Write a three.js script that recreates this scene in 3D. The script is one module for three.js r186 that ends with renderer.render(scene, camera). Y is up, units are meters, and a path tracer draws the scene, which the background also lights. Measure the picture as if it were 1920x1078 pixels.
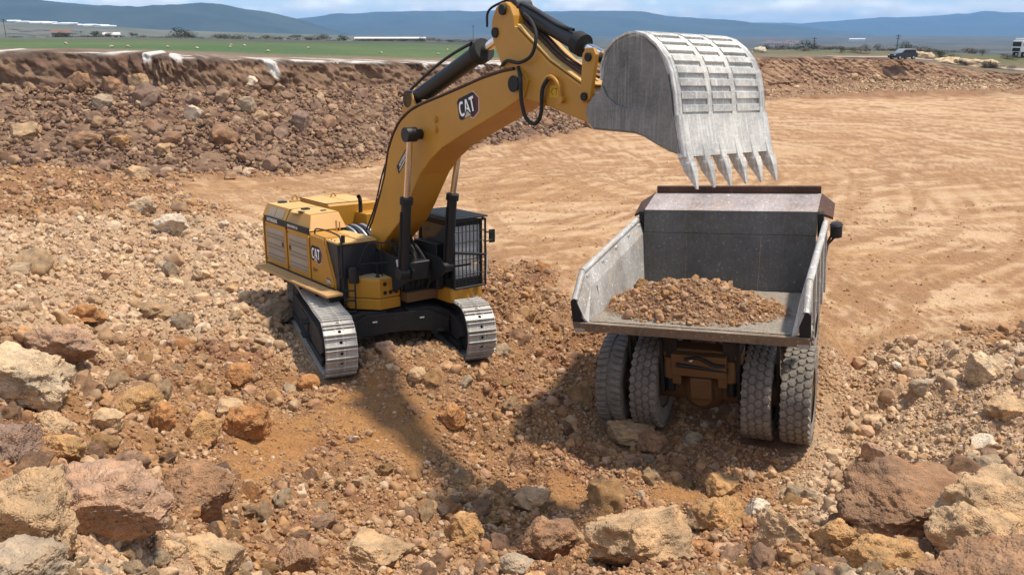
import * as THREE from 'three';
import { ImprovedNoise } from 'three/addons/math/ImprovedNoise.js';
import { RoundedBoxGeometry } from 'three/addons/geometries/RoundedBoxGeometry.js';
import { mergeGeometries, mergeVertices } from 'three/addons/utils/BufferGeometryUtils.js';

// ---------------------------------------------------------------- camera, sky, sun, exposure
const W = 1920, HH = 1078, F = 1556.08, CAMH = 8.1656, HZ = 58;
const PITCH = Math.atan((539 - HZ) / F);
const scene = new THREE.Scene();
const camera = new THREE.PerspectiveCamera(2 * Math.atan(539 / F) * 180 / Math.PI, W / HH, 0.1, 20000);
camera.position.set(0, CAMH, 0);
camera.rotation.set(-PITCH, 0, 0);
const renderer = new THREE.WebGLRenderer({ antialias: true });
renderer.toneMapping = THREE.LinearToneMapping;
renderer.toneMappingExposure = 1.1;
renderer.shadowMap.enabled = true;
renderer.shadowMap.type = THREE.PCFSoftShadowMap;

const perlin = new ImprovedNoise();
const N3 = (x, y, z) => perlin.noise(x, y, z);
function fbm(x, y, z, oct = 4, gain = 0.5) { let a = 1, s = 0, f = 1; for (let i = 0; i < oct; i++) { s += a * N3(x * f + i * 17.3, y * f + i * 5.1, z * f - i * 9.7); f *= 2.03; a *= gain; } return s; }
function rng(seed) { let a = seed >>> 0; return () => { a = (a + 0x6D2B79F5) | 0; let t = Math.imul(a ^ (a >>> 15), 1 | a); t = (t + Math.imul(t ^ (t >>> 7), 61 | t)) ^ t; return ((t ^ (t >>> 14)) >>> 0) / 4294967296; }; }
const sstep = (a, b, x) => { const t = Math.min(1, Math.max(0, (x - a) / (b - a))); return t * t * (3 - 2 * t); };
const mix = (a, b, t) => a + (b - a) * t;
const clamp = (x, a, b) => Math.min(b, Math.max(a, x));

const SUN = new THREE.Vector3(0.37, 0.92, -0.06).normalize();
{ // sky: air and broken cumulus
  const w = 1536, h = 768, d = new Float32Array(w * h * 4);
  for (let j = 0; j < h; j++) for (let i = 0; i < w; i++) {
    const th = ((j + .5) / h - .5) * Math.PI, ph = ((i + .5) / w - .5) * 2 * Math.PI;
    const x = Math.cos(ph) * Math.cos(th), y = Math.sin(th), z = Math.sin(ph) * Math.cos(th);
    const e = Math.max(y, 0), t = Math.pow(e, 0.5);
    let r = mix(0.84, 0.06, t), g = mix(1.04, 0.19, t), b = mix(1.16, 0.52, t);
    // clouds on a flat layer, compressed toward the horizon
    const k = 1 / (e + 0.06), cx = x * k, cz = z * k;
    if (y < -.03) { const q = (j * w + i) * 4; d.set([.42, .5, .56, 1], q); continue; }
    let n = fbm(cx * 1.1 + 3, cz * 1.1 - 7, 4.2, 5, 0.55) + 0.3 * fbm(x * 11, y * 38, z * 11, 4, 0.55);
    n += .24 * (1 - sstep(.02, .12, y)); const c = sstep(0.02, 0.36, n) * sstep(-0.01, 0.012, y);
    const sh = 0.75 + 0.25 * sstep(-0.2, 0.5, fbm(cx * 2.3 + 9, cz * 2.3, 1.5, 4));
    r = mix(r, 1.3 * sh, c * .92); g = mix(g, 1.34 * sh, c * .92); b = mix(b, 1.38 * sh, c * .92);
    const q = (j * w + i) * 4; d[q] = r; d[q + 1] = g; d[q + 2] = b; d[q + 3] = 1;
  }
  const t = new THREE.DataTexture(d, w, h, THREE.RGBAFormat, THREE.FloatType);
  t.mapping = THREE.EquirectangularReflectionMapping; t.magFilter = t.minFilter = THREE.LinearFilter; t.needsUpdate = true;
  scene.background = t; scene.environment = t;
  scene.backgroundIntensity = 1; scene.environmentIntensity = 1;
}
const sun = new THREE.DirectionalLight(new THREE.Color(1, 0.91, 0.78), 5.0);
sun.position.copy(SUN).multiplyScalar(120).add(new THREE.Vector3(0, 0, -30)); sun.target.position.set(0, 0, -30);
sun.castShadow = true; sun.shadow.mapSize.set(4096, 4096); sun.shadow.radius = 7;
Object.assign(sun.shadow.camera, { left: -90, right: 90, top: 90, bottom: -90, near: 1, far: 400 });
scene.add(sun, sun.target);
scene.fog = new THREE.FogExp2(new THREE.Color(0.30, 0.58, 1.0), 0.00011);

// ---------------------------------------------------------------- helpers
const used = new Map();
function numbered(n) { const k = used.get(n) || 0; used.set(n, k + 1); return k ? n + '_' + String(k).padStart(3, '0') : n; }
function boxUV(g) {
  if (g.index) g = g.toNonIndexed();
  if (!g.attributes.normal) g.computeVertexNormals();
  const p = g.attributes.position.array, n = p.length / 9, uv = new Float32Array(n * 6);
  for (let i = 0; i < n; i++) {
    const o = i * 9, ax = p[o + 3] - p[o], ay = p[o + 4] - p[o + 1], az = p[o + 5] - p[o + 2], bx = p[o + 6] - p[o], by = p[o + 7] - p[o + 1], bz = p[o + 8] - p[o + 2];
    const nx = Math.abs(ay * bz - az * by), ny = Math.abs(az * bx - ax * bz), nz = Math.abs(ax * by - ay * bx);
    const [a, b] = nx >= ny && nx >= nz ? [2, 1] : ny >= nz ? [0, 2] : [0, 1];
    for (let k = 0; k < 3; k++) { uv[i * 6 + k * 2] = p[o + k * 3 + a]; uv[i * 6 + k * 2 + 1] = p[o + k * 3 + b]; }
  }
  g.setAttribute('uv', new THREE.BufferAttribute(uv, 2));
  return g;
}
const strip = g => { g = g.index ? g.toNonIndexed() : g.clone(); for (const k of Object.keys(g.attributes)) if (!['position', 'normal', 'uv'].includes(k)) g.deleteAttribute(k); if (!g.attributes.uv) g.setAttribute('uv', new THREE.BufferAttribute(new Float32Array(g.attributes.position.count * 2), 2)); return g; };
const join = (...gs) => mergeGeometries(gs.flat().map(strip));
function mesh(name, geo, mat, parent) {
  const m = new THREE.Mesh(Array.isArray(geo) ? boxUV(join(geo)) : geo.userData.keepUV ? geo : boxUV(geo), mat);
  m.name = name; m.castShadow = m.receiveShadow = true; if (parent) parent.add(m); return m;
}
function part(name, parent) { const g = new THREE.Group(); g.name = name; parent.add(g); return g; }
function tag(o, label, category, group) { o.name = numbered(o.name); o.userData.label = label; o.userData.category = category; if (group) o.userData.group = group; scene.add(o); return o; }
function thing(name, label, category, group) { const g = new THREE.Group(); g.name = name; return tag(g, label, category, group); }
function setting(o) { o.userData.kind = 'structure'; scene.add(o); return o; }
const V = (x, y, z) => new THREE.Vector3(x, y, z);
const box = (w, h, d, x = 0, y = 0, z = 0, r = 0.015) => { const g = r > 0 && Math.min(w, h, d) > r * 2.2 ? new RoundedBoxGeometry(w, h, d, 2, r) : new THREE.BoxGeometry(w, h, d); return g.translate(x, y, z); };
const bx = (x0, x1, y0, y1, z0, z1, r) => box(x1 - x0, y1 - y0, z1 - z0, (x0 + x1) / 2, (y0 + y1) / 2, (z0 + z1) / 2, r);
// polygon in (z, y), extruded from x0 to x1
function plate(pts, x0, x1, bev = 0.012, holes = []) {
  const s = new THREE.Shape(pts.map(p => new THREE.Vector2(p[0], p[1])));
  for (const h of holes) { const p = new THREE.Path(); p.absarc(h[0], h[1], h[2], 0, Math.PI * 2, true); s.holes.push(p); }
  const g = new THREE.ExtrudeGeometry(s, { depth: Math.abs(x1 - x0) - 2 * bev, bevelEnabled: bev > 0, bevelSize: bev, bevelThickness: bev, bevelOffset: -bev, bevelSegments: 2, curveSegments: 16 });
  return g.translate(0, 0, bev).rotateY(-Math.PI / 2).translate(Math.max(x0, x1), 0, 0);
}
// polygon in plan (x, z), extruded from y0 to y1
function slab(pts, y0, y1, bev = 0.012) {
  const s = new THREE.Shape(pts.map(p => new THREE.Vector2(p[0], -p[1])));
  const g = new THREE.ExtrudeGeometry(s, { depth: y1 - y0 - 2 * bev, bevelEnabled: bev > 0, bevelSize: bev, bevelThickness: bev, bevelOffset: -bev, bevelSegments: 2 });
  return g.translate(0, 0, bev).rotateX(-Math.PI / 2).translate(0, y0, 0);
}
function rod(a, b, r, r2 = r, seg = 14) {
  const d = b.clone().sub(a), g = new THREE.CylinderGeometry(r2, r, d.length(), seg);
  return g.applyQuaternion(new THREE.Quaternion().setFromUnitVectors(V(0, 1, 0), d.clone().normalize())).translate((a.x + b.x) / 2, (a.y + b.y) / 2, (a.z + b.z) / 2);
}
const hose = (pts, r, seg = 24, rs = 7) => new THREE.TubeGeometry(new THREE.CatmullRomCurve3(pts.map(p => V(...p))), seg, r, rs);
const pinX = (x0, x1, y, z, r, seg = 20) => rod(V(x0, y, z), V(x1, y, z), r, r, seg);

// ---------------------------------------------------------------- textures
function tex(n, fn, rep = 1, srgb = false) {
  const d = new Uint8Array(n * n * 4);
  for (let j = 0; j < n; j++) for (let i = 0; i < n; i++) { const c = fn(i / n, j / n); const q = (j * n + i) * 4; for (let k = 0; k < 3; k++) d[q + k] = clamp(Math.round(255 * (srgb ? Math.pow(Math.max(0, c[k]), 1 / 2.2) : c)), 0, 255); d[q + 3] = 255; }
  const t = new THREE.DataTexture(d, n, n, THREE.RGBAFormat); t.wrapS = t.wrapT = THREE.RepeatWrapping; t.magFilter = THREE.LinearFilter; t.minFilter = THREE.LinearMipmapLinearFilter; t.generateMipmaps = true; t.repeat.set(rep, rep); if (srgb) t.colorSpace = THREE.SRGBColorSpace; t.needsUpdate = true; return t;
}
// tileable value noise on a wrapped lattice
const LAT = (() => { const r = rng(77), a = new Float32Array(65536); for (let i = 0; i < 65536; i++) a[i] = r() * 2 - 1; return a; })();
const lat = (x, y, s) => LAT[(Math.imul(x, 73856093) ^ Math.imul(y, 19349663) ^ Math.imul(s, 83492791)) & 65535];
function PN(u, v, fx, fy, s, oct = 4) { let a = 1, r = 0; for (let o = 0; o < oct; o++) { const nx = fx << o, ny = fy << o, x = u * nx, y = v * ny, ix = Math.floor(x), iy = Math.floor(y); let tx = x - ix, ty = y - iy; tx = tx * tx * (3 - 2 * tx); ty = ty * ty * (3 - 2 * ty); const x0 = ix % nx, x1 = (ix + 1) % nx, y0 = iy % ny, y1 = (iy + 1) % ny, q = s * 31 + o; r += a * ((lat(x0, y0, q) * (1 - tx) + lat(x1, y0, q) * tx) * (1 - ty) + (lat(x0, y1, q) * (1 - tx) + lat(x1, y1, q) * tx) * ty); a *= .55; } return r * .62; }
const TN = (u, v, f, s = 0, oct = 4) => PN(u, v, f, f, s, oct);
// cellular pebble relief, tileable
const cellPts = {};
function cells(u, v, n, seed) {
  const key = n + '_' + seed; let c = cellPts[key];
  if (!c) { const r = rng(seed * 7919 + n); c = cellPts[key] = Array.from({ length: n * n }, () => [r(), r(), r()]); }
  const gx = Math.floor(u * n), gy = Math.floor(v * n); let d1 = 9, d2 = 9, id = 0;
  for (let b = -1; b <= 1; b++) for (let a = -1; a <= 1; a++) { const ix = (gx + a + n) % n, iy = (gy + b + n) % n, p = c[iy * n + ix]; const dx = gx + a + p[0] - u * n, dy = gy + b + p[1] - v * n, d = dx * dx + dy * dy; if (d < d1) { d2 = d1; d1 = d; id = p[2]; } else if (d < d2) d2 = d; }
  return [Math.sqrt(d1), Math.sqrt(d2), id];
}
const soilBump = tex(1024, (u, v) => { const a = cells(u, v, 60, 1), b = cells(u, v, 120, 2), c = cells(u, v, 26, 5); const pa = a[2] > .35 ? Math.max(0, Math.min(1, (a[1] - a[0]) * 1.6)) : 0, pb = Math.min(1, (b[1] - b[0]) * 1.5), pc = c[2] > .72 ? Math.min(1, (c[1] - c[0]) * 1.5) : 0; return .15 + .25 * pa + .18 * pb + .3 * pc + .2 * TN(u, v, 6, 2, 6); });
const soilMap = tex(1024, (u, v) => { const a = cells(u, v, 60, 1), b = cells(u, v, 120, 2), c = cells(u, v, 26, 5); let k = .80 + .13 * TN(u, v, 24, 3, 5); if (a[2] > .35) k += (a[2] - .62) * .5 * sstep(.05, .3, a[1] - a[0]); k += (b[2] - .5) * .26; if (c[2] > .8) k += (c[2] - .9) * .8 * sstep(.06, .25, c[1] - c[0]); return [k, k * (.985 + .03 * TN(u, v, 9, 8, 3)), k * (.97 + .06 * TN(u, v, 7, 5, 3))]; }, 1, true);
const rockBump = tex(1024, (u, v) => { const a = cells(u, v, 22, 3), b = cells(u, v, 50, 6); return .35 + .35 * TN(u, v, 5, 4, 7) + .16 * (a[2] > .5 ? Math.min(1, (a[1] - a[0]) * 1.5) : .2) + .14 * Math.min(1, (b[1] - b[0]) * 1.6); });
const rockMap = tex(1024, (u, v) => { const a = cells(u, v, 22, 3); const n = TN(u, v, 4, 11, 7), m = TN(u, v, 3, 21, 5); let k = .84 + .26 * n + (a[2] > .5 ? (a[2] - .75) * .25 : 0); return [k, k * (.97 + .1 * m), k * (.93 + .2 * m)]; }, 1, true);
const paintMap = tex(512, (u, v) => { const n = TN(u, v, 4, 5, 6), s = PN(u, v, 18, 3, 6, 4); const k = .92 + .1 * n, d = sstep(.05, .5, n + .5 * s); return [mix(k, .9, d * .4), mix(k, .93, d * .4), mix(k, 1.0, d * .5)]; }, .35, true);
const steelMap = tex(1024, (u, v) => { const n = TN(u, v, 3, 15, 7), m = TN(u, v, 40, 16, 4), st = PN(u, v, 50, 6, 17, 3); let k = .52 + .22 * n + .09 * m + .06 * st; const c = cells(u, v, 60, 12), c3 = cells(u, v, 24, 14); if (c[2] > .86 && c[0] < .2 + .25 * m + .2 * n) k += .5; if (c3[2] > .88 && c3[0] < .13 + .3 * m) k += .45; const br = sstep(0, .4, TN(u, v, 4, 19, 6)); return [k, k * (1 - .06 * br), k * (1 - .13 * br)]; }, .4, true);
const scratchMap = tex(1024, (u, v) => { const n = TN(u, v, 4, 25, 7), m = TN(u, v, 70, 28, 3), a = Math.max(0, PN(u, v, 64, 5, 27, 3) - .08), b = Math.max(0, PN(u, v, 9, 70, 29, 2) - .3), c = cells(u, v, 70, 41); const k = .68 + .3 * n + .14 * m + .5 * a + .3 * b + (c[2] > .9 && c[0] < .2 ? .3 : 0); return [k, k * (.985 - .03 * n), k * (.955 - .06 * n)]; }, .45, true);
const rubberMap = tex(512, (u, v) => { const n = TN(u, v, 5, 33, 6), m = TN(u, v, 50, 34, 3); const k = .82 + .4 * n + .2 * m; return [k, k * .96, k * .9]; }, .7, true);
const rep = (t, r) => { const c = t.clone(); c.repeat.set(r, r); c.needsUpdate = true; return c; };

const S = (r, g, b, o = {}) => { const { bump, bs, ...q } = o; const m = new THREE.MeshStandardMaterial({ color: new THREE.Color().setRGB(r, g, b), roughness: .85, metalness: 0, ...q }); if (bump) { m.bumpMap = bump; m.bumpScale = bs || .01; } return m; };
const MAT = {
  yellow: S(.49, .228, .018, { roughness: .45, map: paintMap }),
  dusty: S(.60, .37, .13, { roughness: .85, map: paintMap }),
  catwalk: S(.50, .29, .11, { roughness: .9, map: paintMap }),
  black: S(.007, .007, .0075, { roughness: .5 }),
  matteblack: S(.012, .011, .010, { roughness: .8 }),
  darkgrey: S(.020, .020, .023, { roughness: .5, map: paintMap }),
  frame: S(.042, .035, .029, { roughness: .8, map: steelMap }),
  track: S(.60, .57, .53, { roughness: .5, metalness: .2, map: scratchMap }),
  hole: S(.01, .01, .01, { roughness: 1 }),
  chrome: S(.75, .72, .68, { roughness: .16, metalness: 1 }),
  silver: S(.5, .5, .5, { roughness: .4, metalness: .7 }),
  bucket: S(.66, .65, .62, { roughness: .55, metalness: .1, map: scratchMap }),
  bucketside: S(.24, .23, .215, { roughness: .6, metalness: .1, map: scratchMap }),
  grille: S(.42, .33, .235, { roughness: .9, map: paintMap }),
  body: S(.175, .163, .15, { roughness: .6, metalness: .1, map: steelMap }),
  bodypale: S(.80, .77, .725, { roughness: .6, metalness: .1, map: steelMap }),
  rust: S(.14, .068, .042, { roughness: .9, map: steelMap }),
  liplate: S(.38, .29, .205, { roughness: .85, map: steelMap }),
  rubber: S(.27, .245, .215, { roughness: .95, map: rubberMap }),
  amber: S(.15, .075, .024, { roughness: .6, map: paintMap }),
  glass: new THREE.MeshPhysicalMaterial({ color: new THREE.Color().setRGB(.75, .78, .8), roughness: .12, transmission: .55, thickness: 0, ior: 1.5 }),
  louvre: S(.30, .225, .155, { roughness: .9, map: paintMap }),
  dustglareglass: new THREE.MeshPhysicalMaterial({ color: new THREE.Color().setRGB(.72, .72, .70), roughness: .3, transmission: .3, thickness: 0, ior: 1.5 }),  // dusty pane; brightness of the reflected sky is painted into its pale colour
  tinted: new THREE.MeshPhysicalMaterial({ color: new THREE.Color().setRGB(.16, .17, .17), roughness: .08, transmission: .6, thickness: 0, ior: 1.5 }),
  white: S(.8, .8, .78, { roughness: .7 }),
  red: S(.35, .02, .02),
  rock: S(1, 1, 1, { roughness: .95, map: rockMap, bump: rockBump, bs: .06, vertexColors: true }),
  ground: S(1, 1, 1, { roughness: .97, map: soilMap, bump: soilBump, bs: .05, vertexColors: true }),
};
MAT.rock.map = rep(rockMap, .55); MAT.rock.bumpMap = rep(rockBump, .55);

// pixel of the photograph -> ray; used only to read off where things stand on the ground
const rayDir = (px, py) => { const c = Math.cos(PITCH), s = Math.sin(PITCH), a = (px - 960) / F, b = -(py - 539) / F; return V(a, -s + b * c, -c - b * s); };
const atH = (px, py, h) => { const d = rayDir(px, py), t = (h - CAMH) / d.y; return V(d.x * t, h, d.z * t); };
// ---------------------------------------------------------------- machine frames (needed by the ground under them)
const EXC = { x: -3.5806, z: -21.6354, yt: .39375, yrel: .2750, pit: -.0543, rol: .0266 };
function excFrame(yrel) {
  const cy = Math.cos(EXC.yt), sy = Math.sin(EXC.yt);
  let Fw = V(sy, 0, cy), R = V(-cy, 0, sy), U = V(0, 1, 0);
  const cp = Math.cos(EXC.pit), sp = Math.sin(EXC.pit); [Fw, U] = [Fw.clone().multiplyScalar(cp).addScaledVector(U, -sp), U.clone().multiplyScalar(cp).addScaledVector(Fw, sp)];
  const cr = Math.cos(EXC.rol), sr = Math.sin(EXC.rol); [R, U] = [R.clone().multiplyScalar(cr).addScaledVector(U, sr), U.clone().multiplyScalar(cr).addScaledVector(R, -sr)];
  const c = Math.cos(yrel), s = Math.sin(yrel); [Fw, R] = [Fw.clone().multiplyScalar(c).addScaledVector(R, -s), R.clone().multiplyScalar(c).addScaledVector(Fw, s)];
  return { Fw, R, U };
}
const UF = excFrame(0);
const excGround = (x, z) => -(UF.U.x * (x - EXC.x) + UF.U.z * (z - EXC.z)) / UF.U.y;
const TRK = { x: 4.749, y: -.96, z: -18.245, yaw: .401, pit: .134, rol: .072 };
const trkM = new THREE.Matrix4().makeRotationFromEuler(new THREE.Euler(TRK.pit, -TRK.yaw, TRK.rol, 'YXZ')).setPosition(TRK.x, TRK.y, TRK.z);
const trkInv = trkM.clone().invert();
const trkU = V(trkM.elements[4], trkM.elements[5], trkM.elements[6]);
const trkGround = (x, z) => TRK.y - (trkU.x * (x - TRK.x) + trkU.z * (z - TRK.z)) / trkU.y;

// ---------------------------------------------------------------- ground shape: thin-plate surface through read-off heights
const CP = [ // photo x, y, height
  [1900, 590, -.55], [1650, 560, -.5], [1900, 300, -.45], [1500, 300, -.45], [1200, 300, -.45], [1000, 300, -.45], [900, 350, -.45], [1000, 450, -.45], [950, 470, -.4], [620, 350, -.4], [470, 375, -.35], [1300, 440, -.5], [1700, 430, -.5], [1900, 200, -.45], [1500, 200, -.45], [1200, 262, -.45], [2300, 400, -.4], [2300, 220, -.4],
  [-300, 345, .6], [0, 345, .3], [150, 335, .1], [300, 347, -.2], [350, 410, .1], [200, 420, .6], [0, 450, 1.2], [0, 560, 2.0], [200, 560, 1.1], [400, 480, .15], [460, 520, .1], [-300, 560, 2.6], [0, 660, 2.6], [0, 780, 2.9], [-300, 800, 3.4],
  [520, 560, .1], [560, 640, .1], [620, 720, .12], [800, 690, .28], [930, 680, -.15], [960, 540, -.2], [1020, 560, -.35], [1010, 640, -.4], [1060, 720, -.65], [1110, 790, -.85], [1480, 850, -1.0], [1580, 860, -1.0], [1300, 800, -.9], [1300, 880, -.95], [1600, 720, -.85], [1400, 900, -.85],
  [700, 770, .15], [600, 770, .4], [500, 710, .5], [400, 640, .6], [400, 760, .9], [300, 800, 1.4], [200, 800, 1.8], [430, 900, 1.1], [560, 900, .4], [480, 1000, 1.0], [300, 950, 2.0], [100, 900, 2.9], [0, 1078, 4.0], [300, 1078, 2.8], [600, 1078, 1.4], [750, 950, 0], [850, 850, -.4], [950, 900, -.6], [900, 1000, 0], [960, 1078, .8], [1150, 900, -.7], [1150, 1000, .2], [1200, 1078, 1.2], [1350, 960, -.5], [1350, 1030, .5], [1500, 910, -.6], [1550, 980, .4], [1600, 1078, 2.0], [1750, 860, -.3], [1750, 940, .5], [1800, 1010, 1.6], [1920, 1078, 2.8], [1920, 900, .8], [1920, 760, .3], [1880, 690, .15], [1750, 720, -.5], [1650, 650, -.6], [2300, 800, .6], [2300, 1000, 2.6],
  [600, 1500, 4.2], [960, 1500, 4.0], [1400, 1500, 4.4], [100, 1500, 5.4], [1900, 1500, 5.0],
];
const toPolar = (x, z) => [Math.atan2(x, -z) * 2.2, Math.log(Math.max(1.5, Math.hypot(x, z)))];
const TPS = (() => {
  const P = CP.map(([a, b, h]) => { const p = atH(a, b, h); return [...toPolar(p.x, p.z), h]; }), n = P.length, m = n + 3;
  const A = Array.from({ length: m }, () => new Float64Array(m + 1)), U = r2 => r2 < 1e-12 ? 0 : r2 * Math.log(r2);
  for (let i = 0; i < n; i++) { for (let j = 0; j < n; j++) A[i][j] = U((P[i][0] - P[j][0]) ** 2 + (P[i][1] - P[j][1]) ** 2) + (i === j ? .004 : 0); A[i][n] = A[n][i] = 1; A[i][n + 1] = A[n + 1][i] = P[i][0]; A[i][n + 2] = A[n + 2][i] = P[i][1]; A[i][m] = P[i][2]; }
  for (let i = 0; i < m; i++) { let k = i; for (let r = i; r < m; r++) if (Math.abs(A[r][i]) > Math.abs(A[k][i])) k = r; [A[i], A[k]] = [A[k], A[i]]; for (let r = 0; r < m; r++) if (r !== i) { const f = A[r][i] / A[i][i]; if (f) for (let c = i; c <= m; c++) A[r][c] -= f * A[i][c]; } }
  const w = A.map((r, i) => r[m] / r[i]);
  return (x, z) => { const [a, b] = toPolar(x, z); let s = w[n] + w[n + 1] * a + w[n + 2] * b; for (let i = 0; i < n; i++) { const d = (P[i][0] - a) ** 2 + (P[i][1] - b) ** 2; if (d > 1e-12) s += w[i] * d * Math.log(d); } return clamp(s, -1.3, 6.2); };
})();
// the packed haul yard, as an outline on the ground
const YARD = [[280, 348], [620, 322], [900, 278], [1080, 248], [1450, 186], [2600, 168], [2600, 560], [1900, 628], [1700, 634], [1580, 655], [1500, 640], [1200, 600], [1090, 560], [1050, 520], [960, 500], [880, 455], [700, 440], [470, 440], [430, 400], [350, 372]].map(([a, b]) => { const p = atH(a, b, -.45); return [p.x, p.z]; });
function yardDist(x, z) { // signed: positive inside, metres (roughly, grows with distance)
  let ins = false, md = 1e9;
  for (let i = 0, j = YARD.length - 1; i < YARD.length; j = i++) {
    const [xi, zi] = YARD[i], [xj, zj] = YARD[j];
    if ((zi > z) !== (zj > z) && x < (xj - xi) * (z - zi) / (zj - zi) + xi) ins = !ins;
    const dx = xj - xi, dz = zj - zi, t = clamp(((x - xi) * dx + (z - zi) * dz) / (dx * dx + dz * dz), 0, 1); md = Math.min(md, Math.hypot(x - xi - t * dx, z - zi - t * dz));
  }
  return ins ? md : -md;
}
const yardMask = (x, z) => { const d = yardDist(x, z), w = .5 + .02 * Math.hypot(x, z); return sstep(-w, w, d + 1.1 * fbm(x * .35, z * .35, 3.1, 3)); };
// fine-soil patches (ploughed sand without stones)
const SAND = [[470, 930, 70, 90], [690, 770, 130, 90], [1060, 860, 70, 60], [560, 840, 70, 60], [1330, 860, 150, 60], [500, 870, 60, 80], [760, 800, 90, 60]].map(([a, b, w, h]) => { const p = atH(a, b, .2), q = atH(a, b + h, .2); return [p.x, p.z, w * Math.hypot(p.x, p.z) / F * .9, Math.abs(q.z - p.z)]; });
const sandMask = (x, z) => { let m = 0; for (const [a, b, r, q] of SAND) m = Math.max(m, 1 - sstep(.5, 1.25, Math.hypot((x - a) / r, (z - b) / q) + .45 * fbm(x * .9, z * .9, 8, 3))); return m; };
// wheel tracks pressed into the yard: pairs of ruts on wide arcs, lugs along them
const TRACKS = (() => { const r = rng(606), a = []; for (let k = 0; k < 30; k++) a.push([-6 + r() * 44, -72 + r() * 50, 7 + r() * 42, r() * 6.283, 1.2 + r() * 2.2, .36 + r() * .24]); return a; })();
function tracks(x, z) { // rut depth 0..1 and lug phase
  let m = 0, g = 0; for (const [cx, cz, R, a0, span, w] of TRACKS) { const dx = x - cx, dz = z - cz, q = Math.hypot(dx, dz) - R; if (Math.abs(q) > 2.3) continue; const a = Math.atan2(dx, dz); let da = Math.abs(a - a0) % 6.2832; if (da > Math.PI) da = 6.2832 - da; const e = 1 - sstep(span * .8, span, da); if (e <= 0) continue; const b = Math.abs(Math.abs(q) - 1.35), k = (1 - sstep(w * .7, w, b)) * e; if (k > m) { m = k; g = Math.sin(a * R / .42 * 6.283 + b * 5); } } return [m, g]; }
function inExc(x, z, pad = 0) { const dx = x - EXC.x, dz = z - EXC.z, f = dx * UF.Fw.x + dz * UF.Fw.z, r = dx * UF.R.x + dz * UF.R.z; return [r, f]; }
const tv = V(0, 0, 0);
function inTrk(x, y, z) { return tv.set(x, y, z).applyMatrix4(trkInv); }
function gh(x, z) {
  const d = Math.hypot(x, z), y = yardMask(x, z), s = d < 40 ? sandMask(x, z) : 0;
  let h = TPS(x, z);
  const rub = (1 - y) * (1 - .75 * s);
  let n = .34 * fbm(x * .32, z * .32, 1.7, 3) + (.24 + .12 * sstep(15, 22, d)) * fbm(x * 1.0, z * 1.0, 5.5, 3);
  if (d < 50) { const q = Math.abs(fbm(x * 2.3, z * 2.3, 12.2, 2)); n += .11 * fbm(x * 3.4, z * 3.4, 2.2, 3) + .16 * (.25 - q) + .035 * fbm(x * 11, z * 11, 3.3, 2); }
  h += n * rub * .95;
  if (s > 0) h += s * (.05 * fbm(x * 2.2 + 4, z * 1.1, 7.1, 4));
  if (y > 0) { // wheel ruts: long curves that swing round the loading place
    const wx = x + 3 * fbm(x * .05, z * .05, 1.1, 2), wz = z + 3 * fbm(x * .05, z * .05, 6.1, 2);
    const r1 = Math.hypot(wx - 26, wz + 26), r2 = Math.hypot(wx + 8, (wz + 62) * .8), r3 = wx * .25 + wz;
    const q = fbm(x * .06, z * .06, 9.3, 2), [tm, tg] = d < 95 ? tracks(x, z) : [0, 0];
    h += y * (-.05 * tm + .022 * tm * tg + .6 * (.028 * N3(r1 * 1.6, 3.3, q) * sstep(-.2, .3, q) + .03 * N3(r2 * 1.7, 8.3, q) + .022 * N3(r3 * 1.9, 1.3, q * 2) ) + (d < 70 ? .03 * fbm(x * 1.4, z * 1.4, 77, 3) : 0) + .12 * fbm(x * .08, z * .08, 4.4, 2));
  }
  // machines sit on the ground they have pressed flat
  const [r, f] = inExc(x, z); if (Math.abs(r) < 4 && Math.abs(f) < 5.4) { const k = (1 - sstep(2.2, 3.2, Math.abs(r))) * (1 - sstep(3.0, 3.9, f)) * (1 - sstep(3.2, 4.6, -f)); const mid = 1 - sstep(1.0, 1.5, Math.abs(r)); h = mix(h, excGround(x, z) - .03 + mid * (.12 + .3 * sstep(.5, 2.8, f)), k); }
  const p = inTrk(x, trkGround(x, z), z); if (Math.abs(p.x) < 4 && p.z > -7.5 && p.z < 3.2) { const k = (1 - sstep(2.3, 3.3, Math.abs(p.x))) * (1 - sstep(1.2, 2.6, p.z)) * (1 - sstep(5.2, 7.4, -p.z)); h = mix(h, trkGround(x, z) - .02 + .05 * fbm(x * 1.3, z * 1.3, 3, 3), k); }
  return h;
}
const onGround = (px, py) => { // march the ray down to the ground
  const d = rayDir(px, py); let t = 2, dt = .4, pt = 2;
  for (let i = 0; i < 600; i++) { const y = CAMH + d.y * t; if (y < gh(d.x * t, d.z * t)) { let a = pt, b = t; for (let k = 0; k < 14; k++) { const m = (a + b) / 2; if (CAMH + d.y * m < gh(d.x * m, d.z * m)) b = m; else a = m; } return V(d.x * b, CAMH + d.y * b, d.z * b); } pt = t; t += dt * (1 + t * .03); }
  return V(d.x * pt, CAMH + d.y * pt, d.z * pt);
};

// colour of the earth: ochre soil, pale marl, red-brown clay, in patches
const C = (r, g, b) => [r, g, b];
const mixc = (a, b, t) => [mix(a[0], b[0], t), mix(a[1], b[1], t), mix(a[2], b[2], t)];
const OCHRE = C(.33, .172, .074), PALE = C(.50, .33, .19), CLAY = C(.265, .12, .055), GREY = C(.34, .26, .19), BROWN = C(.20, .11, .06), YARDC = C(.475, .265, .12), YARDP = C(.62, .41, .235), SANDC = C(.40, .195, .062);
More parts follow.
